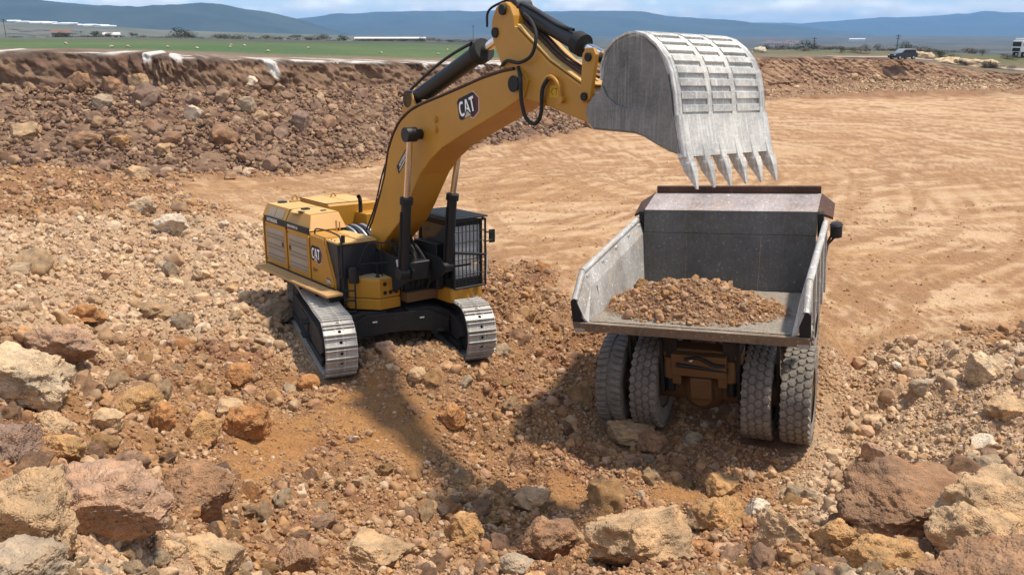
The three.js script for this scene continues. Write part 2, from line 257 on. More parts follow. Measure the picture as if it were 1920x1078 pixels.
// pale marl lies on the left heap and along the foot of the right bank
const paleAt = (x, z) => { const d = Math.hypot(x, z), th = Math.atan2(x, -z); return sstep(.05, .5, .5 * fbm(x * .22, z * .22, 12, 3) + .75 * sstep(-.12, -.3, th) * sstep(17, 23, d) * (1 - sstep(34, 44, d)) + .45 * sstep(.28, .42, th) * sstep(11, 14, d) * (1 - sstep(23, 27, d)) + .4 * (1 - sstep(8.5, 11.5, d))); };
function soilColour(x, z, y, s) {
  const n = fbm(x * .45, z * .45, 20, 4), m = fbm(x * 1.7, z * 1.7, 30, 3), p = paleAt(x, z);
  let c = mixc(OCHRE, CLAY, sstep(-.1, .55, n)); c = mixc(c, BROWN, .45 * sstep(.05, .6, m));
  c = mixc(c, mixc(PALE, C(.58, .41, .26), p), .68 * p); c = mixc(c, SANDC, s * .8);
  if (y > 0) { const wx = x + 3 * fbm(x * .05, z * .05, 1.1, 2), wz = z + 3 * fbm(x * .05, z * .05, 6.1, 2), q = fbm(x * .06, z * .06, 9.3, 2);
    const r1 = Math.hypot(wx - 26, wz + 26), r2 = Math.hypot(wx + 8, (wz + 62) * .8), st = .65 * N3(r1 * 2.1, 13.3, q) + N3(r2 * 2.3, 18.3, q) + .8 * N3((wx * .25 + wz) * 1.7, 11.3, q * 2) + .35 * fbm(x * .9, z * .9, 83, 3);
    let yc = mixc(YARDC, YARDP, sstep(-.6, .7, 1.0 * st + .8 * fbm(x * .12, z * .12, 40, 3))); yc = mixc(yc, OCHRE, .75 * sstep(.15, .7, -1.1 * st + .7 * fbm(x * .2, z * .2, 45, 3))); const [tm, tg] = tracks(x, z); yc = mixc(yc, mixc(OCHRE, YARDC, .35), tm * (.62 + .38 * tg)); c = mixc(c, yc, y); }
  return c;
}
function gridMesh(name, nu, nv, fn, mat, uvs = .25) { // fn(i, j) -> [x, y, z, colour]
  const pos = new Float32Array(nu * nv * 3), col = new Float32Array(nu * nv * 3), uv = new Float32Array(nu * nv * 2), idx = new Uint32Array((nu - 1) * (nv - 1) * 6); let q = 0;
  for (let j = 0; j < nv; j++) for (let i = 0; i < nu; i++) { const k = j * nu + i, [x, y, z, c, t] = fn(i, j); pos.set([x, y, z], k * 3); col.set(c, k * 3); uv.set(t || [x * uvs, z * uvs], k * 2);
    if (i < nu - 1 && j < nv - 1) { idx.set([k, k + 1, k + nu, k + 1, k + nu + 1, k + nu], q); q += 6; } }
  const g = new THREE.BufferGeometry(); g.setAttribute('position', new THREE.BufferAttribute(pos, 3)); g.setAttribute('color', new THREE.BufferAttribute(col, 3)); g.setAttribute('uv', new THREE.BufferAttribute(uv, 2)); g.setIndex(new THREE.BufferAttribute(idx, 1)); g.computeVertexNormals(); g.userData.keepUV = true;
  return mesh(name, g, mat);
}
{ // pit floor and the rubble slopes round it: rings round the viewer's bank, finer ahead
  const TH = []; { let t = -Math.PI; while (t < Math.PI) { TH.push(t); const a = Math.abs(t); t += a < .68 ? .0028 : a < .9 ? .01 : .08; } TH.push(Math.PI); }
  const D = []; { let d = .4; while (d < 175) { D.push(d); d *= d < 4 ? 1.12 : d < 60 ? 1.0058 : 1.012; } }
  setting(gridMesh('ground', TH.length, D.length, (i, j) => { const a = TH[i], d = D[j], x = Math.sin(a) * d, z = -Math.cos(a) * d; const y = yardMask(x, z), s = d < 40 ? sandMask(x, z) : 0; return [x, gh(x, z), z, soilColour(x, z, y, s)]; }, MAT.ground, .3));
}
console.log('ground built');

// ---------------------------------------------------------------- quarry bank round the far side
const BANK = [[-1300, 352, 92], [-700, 350, 94], [-250, 345, 96], [0, 340, 98], [300, 335, 103], [600, 312, 111], [900, 272, 117], [1060, 246, 119], [1250, 212, 113], [1450, 184, 107], [1620, 172, 107], [1750, 168, 110], [1920, 166, 137], [2200, 162, 140], [2700, 158, 130]];
const bankCurve = new THREE.CatmullRomCurve3(BANK.map(([a, b]) => atH(a, b, -.45)), false, 'centripetal');
const BANKN = 1500, bankStep = bankCurve.getLength() / 1500;
const bankPts = bankCurve.getSpacedPoints(BANKN);
const bankLip = []; // lip point, outward normal, right-type blend per sample
const bearingPx = (x, z) => { const v = V(x, -.45 - CAMH, z), c = Math.cos(PITCH), s = Math.sin(PITCH); const dz = -v.z * c - v.y * s; return 960 + F * v.x / dz; };
const interp = (tab, x, k) => { if (x <= tab[0][0]) return tab[0][k]; for (let i = 1; i < tab.length; i++) if (x <= tab[i][0]) return mix(tab[i - 1][k], tab[i][k], (x - tab[i - 1][0]) / (tab[i][0] - tab[i - 1][0])); return tab[tab.length - 1][k]; };
for (let i = 0; i <= BANKN; i++) {
  const a = bankPts[Math.max(0, i - 6)], b = bankPts[Math.min(BANKN, i + 6)], t = V(b.x - a.x, 0, b.z - a.z).normalize(), n = V(t.z, 0, -t.x);
  if (n.dot(bankPts[i]) < 0) n.negate();
  const p = bankPts[i], px = bearingPx(p.x, p.z), rt = sstep(1020, 1380, px), off = mix(10.2, 7.6, rt) * (px > 1800 ? mix(1, .45, sstep(1800, 1950, px)) : 1);
  const lx = p.x + n.x * off, lz = p.z + n.z * off, d = Math.hypot(lx, lz);
  const ang = PITCH - Math.atan((539 - interp(BANK, px, 2)) / F); const h = CAMH - Math.tan(ang) * d * Math.cos(Math.atan2(lx, -lz));
  bankLip.push({ p, n, rt, off, h, px, lx, lz });
}
const PROF_L = [[-.12, -.06], [0, 0], [.12, .1], [.3, .24], [.5, .40], [.68, .54], [.80, .635], [.86, .67], [.90, .76], [.935, .87], [.96, .955], [.985, .995], [1.03, 1.003], [1.4, 1.01]];
const PROF_R = [[-.12, -.04], [0, 0], [.18, .10], [.36, .20], [.46, .28], [.58, .45], [.7, .64], [.8, .80], [.9, .95], [.96, .99], [1.03, 1.003], [1.4, 1.01]];
const prof = (tab, t) => { let L = 0; const seg = []; for (let i = 1; i < tab.length; i++) { const l = Math.hypot(tab[i][0] - tab[i - 1][0], tab[i][1] - tab[i - 1][1]); seg.push(l); L += l; } let s = t * L; for (let i = 1; i < tab.length; i++) { if (s <= seg[i - 1] || i === tab.length - 1) { const k = s / seg[i - 1]; return [mix(tab[i - 1][0], tab[i][0], k), mix(tab[i - 1][1], tab[i][1], k)]; } s -= seg[i - 1]; } };
function bankPoint(i, t) {
  const L = bankLip[i], a = prof(PROF_L, t), b = prof(PROF_R, t), o = mix(a[0], b[0], L.rt), k = mix(a[1], b[1], L.rt), base = -.5;
  return { x: L.p.x + L.n.x * o * L.off, z: L.p.z + L.n.z * o * L.off, y: base + k * (L.h - base), k, L };
}
const WHITE = C(.80, .77, .72), TOPSOIL = C(.085, .055, .038);
{
  const NT = 96;
  setting(gridMesh('quarry_bank', BANKN + 1, NT, (i, j) => {
    const t = j / (NT - 1), q = bankPoint(i, t), { L, k } = q; let { x, y, z } = q;
    const face = sstep(mix(.62, .26, L.rt), mix(.70, .34, L.rt), k) * (1 - sstep(.975, 1, k)), tal = (1 - sstep(mix(.6, .26, L.rt), mix(.7, .34, L.rt), k)) * sstep(0, .06, k);
    const s = i * .16;
    // flutes and blocks on the steep face, lumps on the fallen slope
    let e = face * (.6 * fbm(s * .28, y * .35, 3, 3) + .42 * Math.abs(fbm(s * .8 + y * .5, y * .35 + 4, 6, 4, .6)) + .26 * fbm(s * 2.0, y * 2.6, 8, 4, .7)) + tal * (.5 * fbm(x * .4, y * .4, z * .4, 3) + .28 * fbm(x * 1.3, y * 1.3, z * 1.3, 3));
    const lipN = .5 * fbm(s * .35, 2, 9, 3) * sstep(.9, 1, k); e += lipN;
    x -= L.n.x * e; z -= L.n.z * e; y += tal * .25 * fbm(x * .6, 7, z * .6, 3) + sstep(.97, 1, k) * .12 * fbm(s * .5, 1, 4, 3);
    // strata, stains, the white crust on the lip and where it has spilled down
    const n = fbm(x * .25, y * .9, z * .25, 4), m = fbm(x * 1.1, y * 1.4, z * 1.1, 3);
    let c = mixc(C(.26, .16, .098), C(.165, .09, .055), sstep(-.3, .4, n)); c = mixc(c, PALE, .35 * sstep(.2, .8, m)); c = mixc(c, mixc(C(.40, .235, .13), C(.29, .15, .085), sstep(-.4, .4, m)), L.rt * .75);
    c = mixc(c, mixc(C(.46, .30, .18), C(.20, .10, .055), sstep(-.3, .3, fbm(s * 1.3 + y * 1.1, y * .25, 66, 3))), L.rt * face * .55); c = mixc(c, TOPSOIL, sstep(.93, .96, k) * (1 - sstep(1.0, 1.01, k)) * sstep(-.5, .1, fbm(s * .4, 3, 5, 3)) * .8);
    const spill = fbm(s * .32, k * 1.2, 31, 3) - (1 - k) * 2.6; const crust = (1 - L.rt) * Math.max(sstep(.985, 1.0, k) * (1 - sstep(1.012, 1.03, k)) * sstep(-.15, .1, fbm(s * .18, 5, 50, 3)), sstep(.10, .22, spill) * sstep(.74, .86, k));
    c = mixc(c, WHITE, crust * .9);
    return [x, y, z, c, [i * bankStep * .25, j * .05]];
  }, MAT.ground, .2));
}

// ---------------------------------------------------------------- upland field behind the lip, then the plain
const bankByTh = bankLip.map(L => [Math.atan2(L.lx, -L.lz), Math.hypot(L.lx, L.lz), L.h]).sort((a, b) => a[0] - b[0]);
const lipAt = th => { let lo = 0, hi = bankByTh.length - 1; if (th <= bankByTh[0][0]) return bankByTh[0]; if (th >= bankByTh[hi][0]) return bankByTh[hi]; while (hi - lo > 1) { const m = (lo + hi) >> 1; if (bankByTh[m][0] > th) hi = m; else lo = m; } const k = (th - bankByTh[lo][0]) / Math.max(1e-9, bankByTh[hi][0] - bankByTh[lo][0]); return [th, mix(bankByTh[lo][1], bankByTh[hi][1], k), mix(bankByTh[lo][2], bankByTh[hi][2], k)]; };
const pxTh = px => Math.atan2(px - 960, F / Math.cos(PITCH) ); // bearing of a photo column near the horizon
function fieldH(th, d) {
  const l = lipAt(th), e = d - l[1], R = sstep(-.02, .12, th);
  let h = l[2] + sstep(0, 30, e) * mix(.1, (4.7 - l[2]) * .8 + .2, R);
  h += -24 * sstep(mix(185, 162, R), mix(900, 430, R), d) * mix(.75, 1, R);
  h += .25 * fbm(Math.sin(th) * d * .03, 2, Math.cos(th) * d * .03, 2) * sstep(2, 20, e);
  return h;
}
const fieldP = (px, d) => { const th = pxTh(px); return V(Math.sin(th) * d, fieldH(th, d), -Math.cos(th) * d); };
{
  const NU = 420, th0 = -1.05, th1 = 1.05, NV = 230;
  const GRASS = C(.05, .105, .018), GRASS2 = C(.085, .125, .028), BARE = C(.22, .14, .09), DRY = C(.13, .11, .05), PL = [C(.065, .068, .05), C(.09, .083, .06), C(.045, .056, .033), C(.11, .098, .072), C(.04, .045, .035)];
  setting(gridMesh('field', NU, NV, (i, j) => {
    const th = mix(th0, th1, i / (NU - 1)), l = lipAt(th), e = 1.02 * Math.pow(9000, j / (NV - 1)) - 1 + .3, d = l[1] + e * (j < 4 ? .5 : 1);
    const x = Math.sin(th) * d, z = -Math.cos(th) * d; const R = sstep(-.02, .1, th);
    const n = fbm(x * .05, 3, z * .05, 4), m = fbm(x * .4, 1, z * .4, 3);
    let c = mixc(GRASS, GRASS2, sstep(-.4, .5, n)); c = mixc(c, DRY, R * clamp(.75 + .5 * n, 0, 1)); c = mixc(c, BARE, Math.max(1 - sstep(9, 17, e + 5 * n + 2 * m), .3 * sstep(.25, .7, m)) * mix(1, .55, R));
    if (e < 7) c = mixc(c, WHITE, (1 - R) * .75 * sstep(.05, .3, fbm(x * .25, 8, z * .6, 3) + .25 - e * .07));
    const far = sstep(60, 130, e + 20 * n); if (far > 0) { const k = cells(((x / 900) % 1 + 1) % 1, ((z / 1700) % 1 + 1) % 1, 9, 77)[2]; const k2 = cells(((x / 260) % 1 + 1) % 1, ((z / 420) % 1 + 1) % 1, 7, 78)[2]; let pc = mixc(PL[Math.floor(k * 5) % 5], PL[Math.floor(k2 * 5) % 5], .45); pc = mixc(pc, C(.05, .06, .04), .6 * sstep(.15, .5, fbm(x * .012, 6, z * .012, 4))); c = mixc(c, pc, far); }
    return [x, fieldH(th, d) - (j === 0 ? .25 : 0), z, c];
  }, S(1, 1, 1, { roughness: 1, vertexColors: true, map: rep(soilMap, .5) }), .12));
}
console.log('field built');
// hills: ridges with real depth, crest read off the skyline
function ridge(name, dist, depth, crest, colA, colB, base, seed) {
  const NU = 360, NV = 26, x0 = crest[0][0], x1 = crest[crest.length - 1][0];
  return setting(gridMesh(name, NU, NV, (i, j) => {
    const px = mix(x0, x1, i / (NU - 1)), v = j / (NV - 1) * 1.25, th = pxTh(px), d = dist + (v - 1) * depth;
    const ch = (py => CAMH + Math.tan(Math.atan((539 - py) / F) - PITCH) * dist * Math.cos(th) * 1.0)(interp(crest, px, 1));
    const x = Math.sin(th) * d, z = -Math.cos(th) * d, up = v <= 1 ? Math.pow(sstep(0, 1, v), .9) : 1 - (v - 1) * 2.4;
    const n = fbm(x * .0022 + seed, v * 2, z * .0022, 5);
    const h = base + (ch - base) * up * (1 + .22 * n * sstep(0, .3, v) * (1 - sstep(.75, 1, v))) + (ch - base) * .02 * fbm(x * .006, seed, 3, 3) * sstep(.8, 1, v);
    return [x, h, z, mixc(colA, colB, sstep(-.3, .4, fbm(x * .004, v * 5, z * .004 + seed, 5)))];
  }, S(1, 1, 1, { roughness: 1, vertexColors: true }), .01));
}
ridge('hills', 1700, 700, [[-900, 30], [-300, 36], [0, 42], [90, 44], [200, 49], [300, 56], [420, 60], [560, 64], [700, 68], [820, 74]], C(.13, .12, .085), C(.085, .09, .055), -22, 3);
ridge('hills_001', 3600, 1500, [[-900, -30], [-300, -22], [0, -8], [90, 1], [180, 10], [260, 13], [340, 9], [380, 7], [430, 12], [500, 22], [560, 35], [600, 48], [650, 62], [720, 76]], C(.022, .042, .045), C(.035, .055, .05), -40, 7);
ridge('hills_002', 6600, 2500, [[300, 60], [450, 46], [560, 35], [640, 28], [700, 23], [780, 20], [880, 22], [930, 19], [1010, 23], [1100, 20], [1200, 22], [1250, 30], [1300, 34], [1380, 40], [1460, 47], [1560, 56], [1640, 64]], C(.022, .042, .045), C(.035, .055, .05), -40, 12);
ridge('hills_003', 10500, 3000, [[1150, 58], [1250, 50], [1350, 44], [1430, 42], [1500, 44], [1560, 40], [1620, 35], [1700, 32], [1790, 27], [1850, 25], [1920, 24], [2200, 22], [2600, 30], [3000, 40]], C(.022, .042, .045), C(.035, .055, .05), -40, 17);
console.log('hills built');
// ---------------------------------------------------------------- printed markings
function decal(name, w, h, draw, pxPerM = 420) { // a thin sticker in its own (x right, y up) plane, facing +z
  const c = document.createElement('canvas'); c.width = Math.round(w * pxPerM); c.height = Math.round(h * pxPerM);
  const g = c.getContext('2d'); g.clearRect(0, 0, c.width, c.height); draw(g, c.width, c.height);
  const t = new THREE.CanvasTexture(c); t.colorSpace = THREE.SRGBColorSpace;
  const geo = new THREE.PlaneGeometry(w, h); geo.userData.keepUV = true;
  return mesh(name, geo, new THREE.MeshStandardMaterial({ map: t, transparent: true, alphaTest: .5, roughness: .6 }));
}
// white letters on a black, bevelled shield with a dark red flank
function drawLogo(g, w, h) {
  const P = (pts, f) => { g.beginPath(); pts.forEach(([x, y], i) => i ? g.lineTo(x * w, y * h) : g.moveTo(x * w, y * h)); g.closePath(); g.fillStyle = f; g.fill(); };
  P([[.46, .02], [.82, .02], [1, .36], [.9, .86], [.62, 1], [.5, .9]], '#c9b9a8');
  P([[.46, .05], [.80, .05], [.97, .36], [.87, .83], [.62, .965], [.5, .86]], '#5a1418');
  P([[.05, .12], [.14, .03], [.74, .03], [.80, .10], [.80, .70], [.66, .86], [.12, .86], [.03, .76]], '#0c0b0b');
  g.save(); g.fillStyle = '#f4f1ec'; g.textBaseline = 'middle'; g.textAlign = 'center'; g.font = `bold ${Math.round(h * .78)}px sans-serif`;
  g.translate(w * .415, h * .46); const m = g.measureText('CAT').width; g.scale(w * .70 / m, 1); g.fillText('CAT', 0, 0); g.restore();
  P([[.40, .52], [.62, .86], [.20, .86]], '#0c0b0b'); P([[.405, .60], [.56, .84], [.25, .84]], '#b9a98f');
}

// ---------------------------------------------------------------- excavator: x = machine left, y = up, z = machine front
const excavator = thing('excavator', 'yellow tracked mining excavator with raised boom loading the dump truck', 'excavator');
{
  const fr = excFrame(EXC.yrel);
  excavator.quaternion.setFromRotationMatrix(new THREE.Matrix4().makeBasis(fr.R.clone().negate(), fr.U, fr.Fw)); excavator.position.set(EXC.x, 0, EXC.z);
  const E = excavator, Y = MAT.yellow;
  // ---- undercarriage, turned against the house
  const under = n => { const g = part(n, E); g.rotation.y = -EXC.yrel; return g; };
  const shoeShape = (() => {
    const s = new THREE.Shape(); s.moveTo(-.375, -.122); s.lineTo(.375, -.122); s.lineTo(.375, .122); s.lineTo(-.375, .122); s.closePath();
    const h = new THREE.Path(); h.absarc(0, .0, .042, 0, Math.PI * 2, true); s.holes.push(h);
    const pl = new THREE.ExtrudeGeometry(s, { depth: .03, bevelEnabled: true, bevelSize: .004, bevelThickness: .004, bevelSegments: 1, curveSegments: 10 });
    const g = [pl, box(.75, .035, .075, 0, -.092, .055, .01), box(.75, .03, .06, 0, .03 + .068, .05, .01)];
    for (const [a, b] of [[-.1, .055], [.1, .055], [-.1, -.05], [.1, -.05]]) g.push(new THREE.CylinderGeometry(.018, .018, .02, 8).rotateX(Math.PI / 2).translate(a, b, .042));
    return boxUV(join(g)); // x across, y along travel, z outward
  })();
  shoeShape.userData.keepUV = true;
  const loop = (() => { const pts = []; const zc = 2.5, yc = .735, r = .655; for (let k = 0; k <= 24; k++) { const a = -Math.PI / 2 + Math.PI * k / 24; pts.push(V(0, yc + r * Math.sin(a), zc + r * Math.cos(a))); } for (let k = 1; k < 24; k++) { const t = k / 24; pts.push(V(0, yc + r - .018 * Math.sin(t * Math.PI * 3) ** 2, zc - t * 2 * zc)); } for (let k = 0; k <= 24; k++) { const a = Math.PI / 2 + Math.PI * k / 24; pts.push(V(0, yc + r * Math.sin(a), -zc + r * Math.cos(a))); } for (let k = 1; k < 24; k++) pts.push(V(0, yc - r, -zc + k / 24 * 2 * zc)); return new THREE.CatmullRomCurve3(pts, true); })();
  const NS = 55, lp = loop.getSpacedPoints(NS * 4);
  for (const sx of [-1, 1]) {
    const t = under('track'); t.userData.label = sx < 0 ? 'right crawler track with worn steel shoes' : 'left crawler track with worn steel shoes';
    for (let i = 0; i < NS; i++) {
      const p = lp[i * 4], a = lp[(i * 4 + 1) % (NS * 4)], b = lp[(i * 4 - 1 + NS * 4) % (NS * 4)], d = a.clone().sub(b).normalize(), out = V(0, d.z, -d.y); // outward of the loop
      const c = V(0, p.y - .735, clamp(Math.abs(p.z) > 2.5 ? p.z - Math.sign(p.z) * 2.5 : 0, -9, 9)); if (out.dot(c) < 0) out.negate();
      const m = mesh('track_shoe', shoeShape, MAT.track, t); m.position.set(sx * 1.755, p.y, p.z);
      m.quaternion.setFromRotationMatrix(new THREE.Matrix4().makeBasis(V(1, 0, 0), V(0, 0, 0).crossVectors(out, V(1, 0, 0)), out));
    }
    mesh('track_chain', [plate([[-2.5, .2], [2.5, .2], [3.02, .5], [3.02, .95], [2.5, 1.29], [-2.5, 1.29], [-3.02, .95], [-3.02, .5]], sx * 1.755 - .13, sx * 1.755 + .13, .02)], MAT.frame, t);
    mesh('idler', pinX(sx * 1.755 - .2, sx * 1.755 + .2, .735, 2.5, .55, 28), MAT.frame, t);
    mesh('sprocket', pinX(sx * 1.755 - .22, sx * 1.755 + .24, .735, -2.5, .56, 22), MAT.frame, t);
    mesh('track_frame', [plate([[-2.3, .42], [2.15, .42], [2.55, .62], [2.5, .86], [1.9, 1.02], [-1.9, 1.02], [-2.4, .8]], sx * 1.755 - .34, sx * 1.755 + .34, .03), plate([[1.2, .16], [2.9, .16], [2.95, .34], [1.3, .42]], sx * 1.755 + .27, sx * 1.755 + .36), plate([[-2.9, .2], [2.4, .2], [2.4, .36], [-2.9, .36]], sx * 1.755 - .36, sx * 1.755 - .28)], MAT.frame, t);
    const st = mesh('step', [bx(sx * 2.12, sx * 2.12 + sx * .16 * 0 + .04, .55, .95, -.5, .5, .01)].concat([bx(sx > 0 ? 2.1 : -2.3, sx > 0 ? 2.3 : -2.1, .5, .54, .35, .8, .01), bx(sx > 0 ? 2.1 : -2.3, sx > 0 ? 2.3 : -2.1, .85, .89, .35, .8, .01)]), MAT.matteblack, t);
    for (let k = 0; k < 8; k++) mesh('roller', pinX(sx * 1.755 - .26, sx * 1.755 + .26, .31, -2 + k * .57, .17, 14), MAT.frame, t);
  }
  const cb = under('carbody');
  mesh('centre_frame', [slab([[-1.0, -1.25], [1.0, -1.25], [1.25, -.8], [1.25, .8], [1.0, 1.3], [-1.0, 1.3], [-1.25, .8], [-1.25, -.8]], .62, 1.18, .04)], MAT.frame, cb);
  for (const sx of [-1, 1]) for (const sz of [-1, 1]) mesh('cross_leg', (() => { const s = new THREE.Shape(); [[.3, .78], [1.0, .72], [1.5, .5], [1.5, 1.0], [1.2, 1.14], [.9, 1.2], [.3, 1.2]].forEach(([a, b], i) => i ? s.lineTo(sx * a, b) : s.moveTo(sx * a, b)); const g = new THREE.ExtrudeGeometry(s, { depth: .62, bevelEnabled: true, bevelSize: .02, bevelThickness: .02, bevelSegments: 1 }); return g.translate(0, 0, sz > 0 ? .95 : -1.57); })(), MAT.frame, cb);
  mesh('front_beam', (() => { const s = new THREE.Shape(); s.moveTo(-1.35, .52); s.quadraticCurveTo(0, .86, 1.35, .52); s.lineTo(1.35, .9); s.lineTo(.8, 1.16); s.lineTo(-.8, 1.16); s.lineTo(-1.35, .9); s.closePath(); return new THREE.ExtrudeGeometry(s, { depth: .1, bevelEnabled: true, bevelSize: .015, bevelThickness: .015, bevelSegments: 1 }).translate(0, 0, 1.62); })(), MAT.frame, cb);
  for (const a of [-.62, .62]) mesh('label_plate', box(.12, .035, .006, a, 1.0, 1.748, 0), MAT.white, cb);
  for (const sx of [-1, 1]) mesh('hook_lug', [rod(V(sx * 1.12, .62, 1.75), V(sx * 1.12, .7, 1.75), .16), bx(sx * 1.12 - .14, sx * 1.12 + .14, .6, .68, 1.6, 1.8)], MAT.frame, cb);
  mesh('slew_ring', [new THREE.CylinderGeometry(1.15, 1.15, .16, 40).translate(0, 1.26, 0), new THREE.CylinderGeometry(1.02, 1.02, .12, 40).translate(0, 1.38, 0)], MAT.matteblack, cb);

  // ---- house
  mesh('swing_frame', [bx(-1.66, 1.66, 1.44, 1.70, -3.9, .3, .02), bx(-.24, .70, 1.42, 1.68, .3, 1.75, .02)], MAT.amber, E);
  for (const sx of [-1, 1]) mesh('boom_bracket', plate([[-.4, 1.7], [-.35, 2.6], [.1, 2.85], [.45, 2.7], [2.2, 2.6], [2.48, 2.42], [2.4, 2.2], [1.5, 1.7]], sx * .47 - .03, sx * .47 + .03), MAT.matteblack, E);
  mesh('floor_pan', [bx(-.24, .44, 1.68, 1.72, .2, 1.7, .005), bx(-.44, .44, 1.7, 2.5, -.45, -.35, .01), bx(-.66, -.5, 1.7, 2.35, -.2, 1.0, .02)], MAT.matteblack, E);
  // counterweight, rounded in plan
  { const pts = []; for (let k = 0; k <= 20; k++) { const a = Math.PI * (1 + k / 20); pts.push([-1.70 * Math.cos(a) * 1.0, -3.86 + .62 * Math.sin(a)]); } pts.push([1.70, -3.72], [-1.70, -3.72]); const cw = mesh('counterweight', [slab(pts, 1.62, 3.10, .08)], Y, E); mesh('seam', slab(pts.map(([a, b]) => [a * 1.003, -3.74 + (b + 3.74) * 1.004]), 2.36, 2.375, 0), MAT.matteblack, cw); }
  // right-hand engine house: body, doors, hood
  const X = -1.70; // machine right skin
  const eh = mesh('engine_house', [plate([[-3.72, 1.72], [.62, 1.72], [.62, 1.9], [.10, 3.03], [-3.72, 3.05]], -1.68, -.95, .02)], Y, E);
  { // side skin panel at the front with its slanting edge
    mesh('side_panel', plate([[-.66, 1.80], [.58, 1.80], [.60, 1.9], [.09, 3.00], [-.66, 3.02]], -1.72, -1.68, .008), Y, E);
  }
  for (const [z0, z1, hz] of [[-3.66, -2.20, -2.42], [-2.10, -.73, -1.92]]) {
    const d = mesh('door', plate([[z0, 1.80], [z1, 1.80], [z1, 2.93], [z1 - .05, 3.0], [z0 + .05, 3.0], [z0, 2.93]], -1.735, -1.685, .012), Y, E);
    const g = [bx(-1.742, -1.734, 1.93, 2.86, z0 + .12, z1 - .12, 0)]; mesh('mesh_panel', g, MAT.grille, d);
    for (let k = 0; k < 9; k++) if (k % 3 !== 2) mesh('louvre', box(.018, .05, z1 - z0 - .3, -1.748, 1.99 + k * .1, (z0 + z1) / 2, .006), MAT.louvre, d);
    mesh('handle', bx(-1.752, -1.735, 2.40, 2.54, hz - .06, hz + .06, .005), MAT.black, d);
    for (const yy of [1.9, 2.9]) mesh('bolt', pinX(-1.752, -1.736, yy, z0 + .06, .018, 8), MAT.black, d);
  }
  // upper hood with chamfered shoulder
  const hoodPts = [[-4.2, 3.03], [-4.2, 3.2], [-4.02, 3.42], [-1.18, 3.42], [-.86, 3.05], [-.80, 3.03]];
  mesh('hood', (() => { // cross-section runs from the skin up over a chamfer; front end slopes
    const s = new THREE.Shape(); [[-1.70, 3.06], [-1.62, 3.10], [-1.46, 3.44], [-.62, 3.46], [-.55, 3.06]].forEach(([a, b], i) => i ? s.lineTo(a, b) : s.moveTo(a, b)); const g = new THREE.ExtrudeGeometry(s, { depth: 2.95, bevelEnabled: true, bevelSize: .02, bevelThickness: .02, bevelSegments: 2, bevelOffset: -.02 }); g.translate(0, 0, -4.08); const p = g.attributes.position; for (let i = 0; i < p.count; i++) if (p.getZ(i) > -1.3) p.setZ(i, p.getZ(i) + .3 * (3.46 - p.getY(i)) / .4 - .02); g.computeVertexNormals(); return g; })(), Y, E);
  for (const [a, b] of [[-4.0, -2.44], [-2.40, -1.22]]) mesh('hood_lid', (() => { const s = new THREE.Shape(); [[-1.455, 3.442], [-.63, 3.462], [-.63, 3.472], [-1.455, 3.452]].forEach(([x, y], i) => i ? s.lineTo(x, y) : s.moveTo(x, y)); return new THREE.ExtrudeGeometry(s, { depth: b - a, bevelEnabled: false }).translate(0, 0, a); })(), MAT.dusty, E);
  for (const z of [-2.42]) mesh('hood_seam', [rod(V(-1.63, 3.12, z), V(-1.465, 3.45, z), .008), rod(V(-1.465, 3.452, z), V(-.62, 3.468, z), .008)], MAT.matteblack, E);
  for (const [a, b] of [[-3.75, -3.28], [-3.2, -2.7]]) mesh('intake_grille', (() => { const g = new THREE.BoxGeometry(.012, .27, b - a); return g.rotateZ(-.44).translate(-1.552, 3.27, (a + b) / 2); })(), MAT.grille, E);
  mesh('latch', [bx(-1.25, -1.05, 3.46, 3.50, -2.2, -2.0, .01), bx(-1.5, -1.38, 3.44, 3.47, -1.9, -1.6, .01), bx(-.95, -.8, 3.46, 3.49, -1.6, -1.5, .01)], MAT.matteblack, E);
  mesh('dust_cake', [new THREE.SphereGeometry(.16, 12, 8).scale(1, .3, 1.6).translate(-1.46, 3.42, -2.0)], MAT.dusty, E);
  // the higher, middle hood behind and the left rear housing
  mesh('engine_hood', [plate([[-4.0, 3.0], [-4.0, 3.45], [-3.85, 3.55], [-2.02, 3.55], [-1.95, 3.5], [-1.95, 2.2], [-3.7, 2.2]], -.52, 1.0, .03)], Y, E);
  for (const [a, b] of [[-.5, .22], [.25, .96]]) mesh('engine_hood_lid', bx(a, b, 3.551, 3.562, -3.8, -2.18, .003), MAT.dusty, E);
  mesh('hood_edge', [bx(-.54, .5, 3.545, 3.56, -2.16, -2.1, .003), rod(V(-.54, 3.56, -3.9), V(-.54, 3.56, -1.98), .012)], MAT.matteblack, E);
  mesh('left_housing', [plate([[-3.7, 1.7], [-3.7, 3.1], [-3.5, 3.3], [-1.4, 3.3], [-1.2, 3.1], [-1.2, 1.7]], 1.0, 1.68, .03), bx(.3, .98, 2.4, 3.3, -1.95, -1.3, .03)], Y, E);
  mesh('exhaust_pipe', [hose([[.35, 3.3, -1.7], [.35, 3.55, -1.7], [.32, 3.68, -1.66], [.22, 3.78, -1.55]], .06)], MAT.black, E);
  for (const [x, z] of [[-.75, -3.7], [.35, -3.4]]) mesh('lifting_eye', [hose([[x - .09, 3.45, z], [x - .06, 3.62, z], [x, 3.68, z], [x + .06, 3.62, z], [x + .09, 3.45, z]], .028), bx(x - .16, x + .16, 3.44, 3.52, z - .06, z + .06)], MAT.catwalk, E);
  mesh('exhaust_stub', [rod(V(-1.1, 3.44, -3.8), V(-1.1, 3.5, -3.8), .14)], MAT.black, E);
  mesh('valve_block', [bx(-.5, .55, 1.7, 2.75, -1.9, -.8, .03), bx(-.9, -.5, 1.7, 2.7, -1.3, -.5, .03)], MAT.matteblack, E);
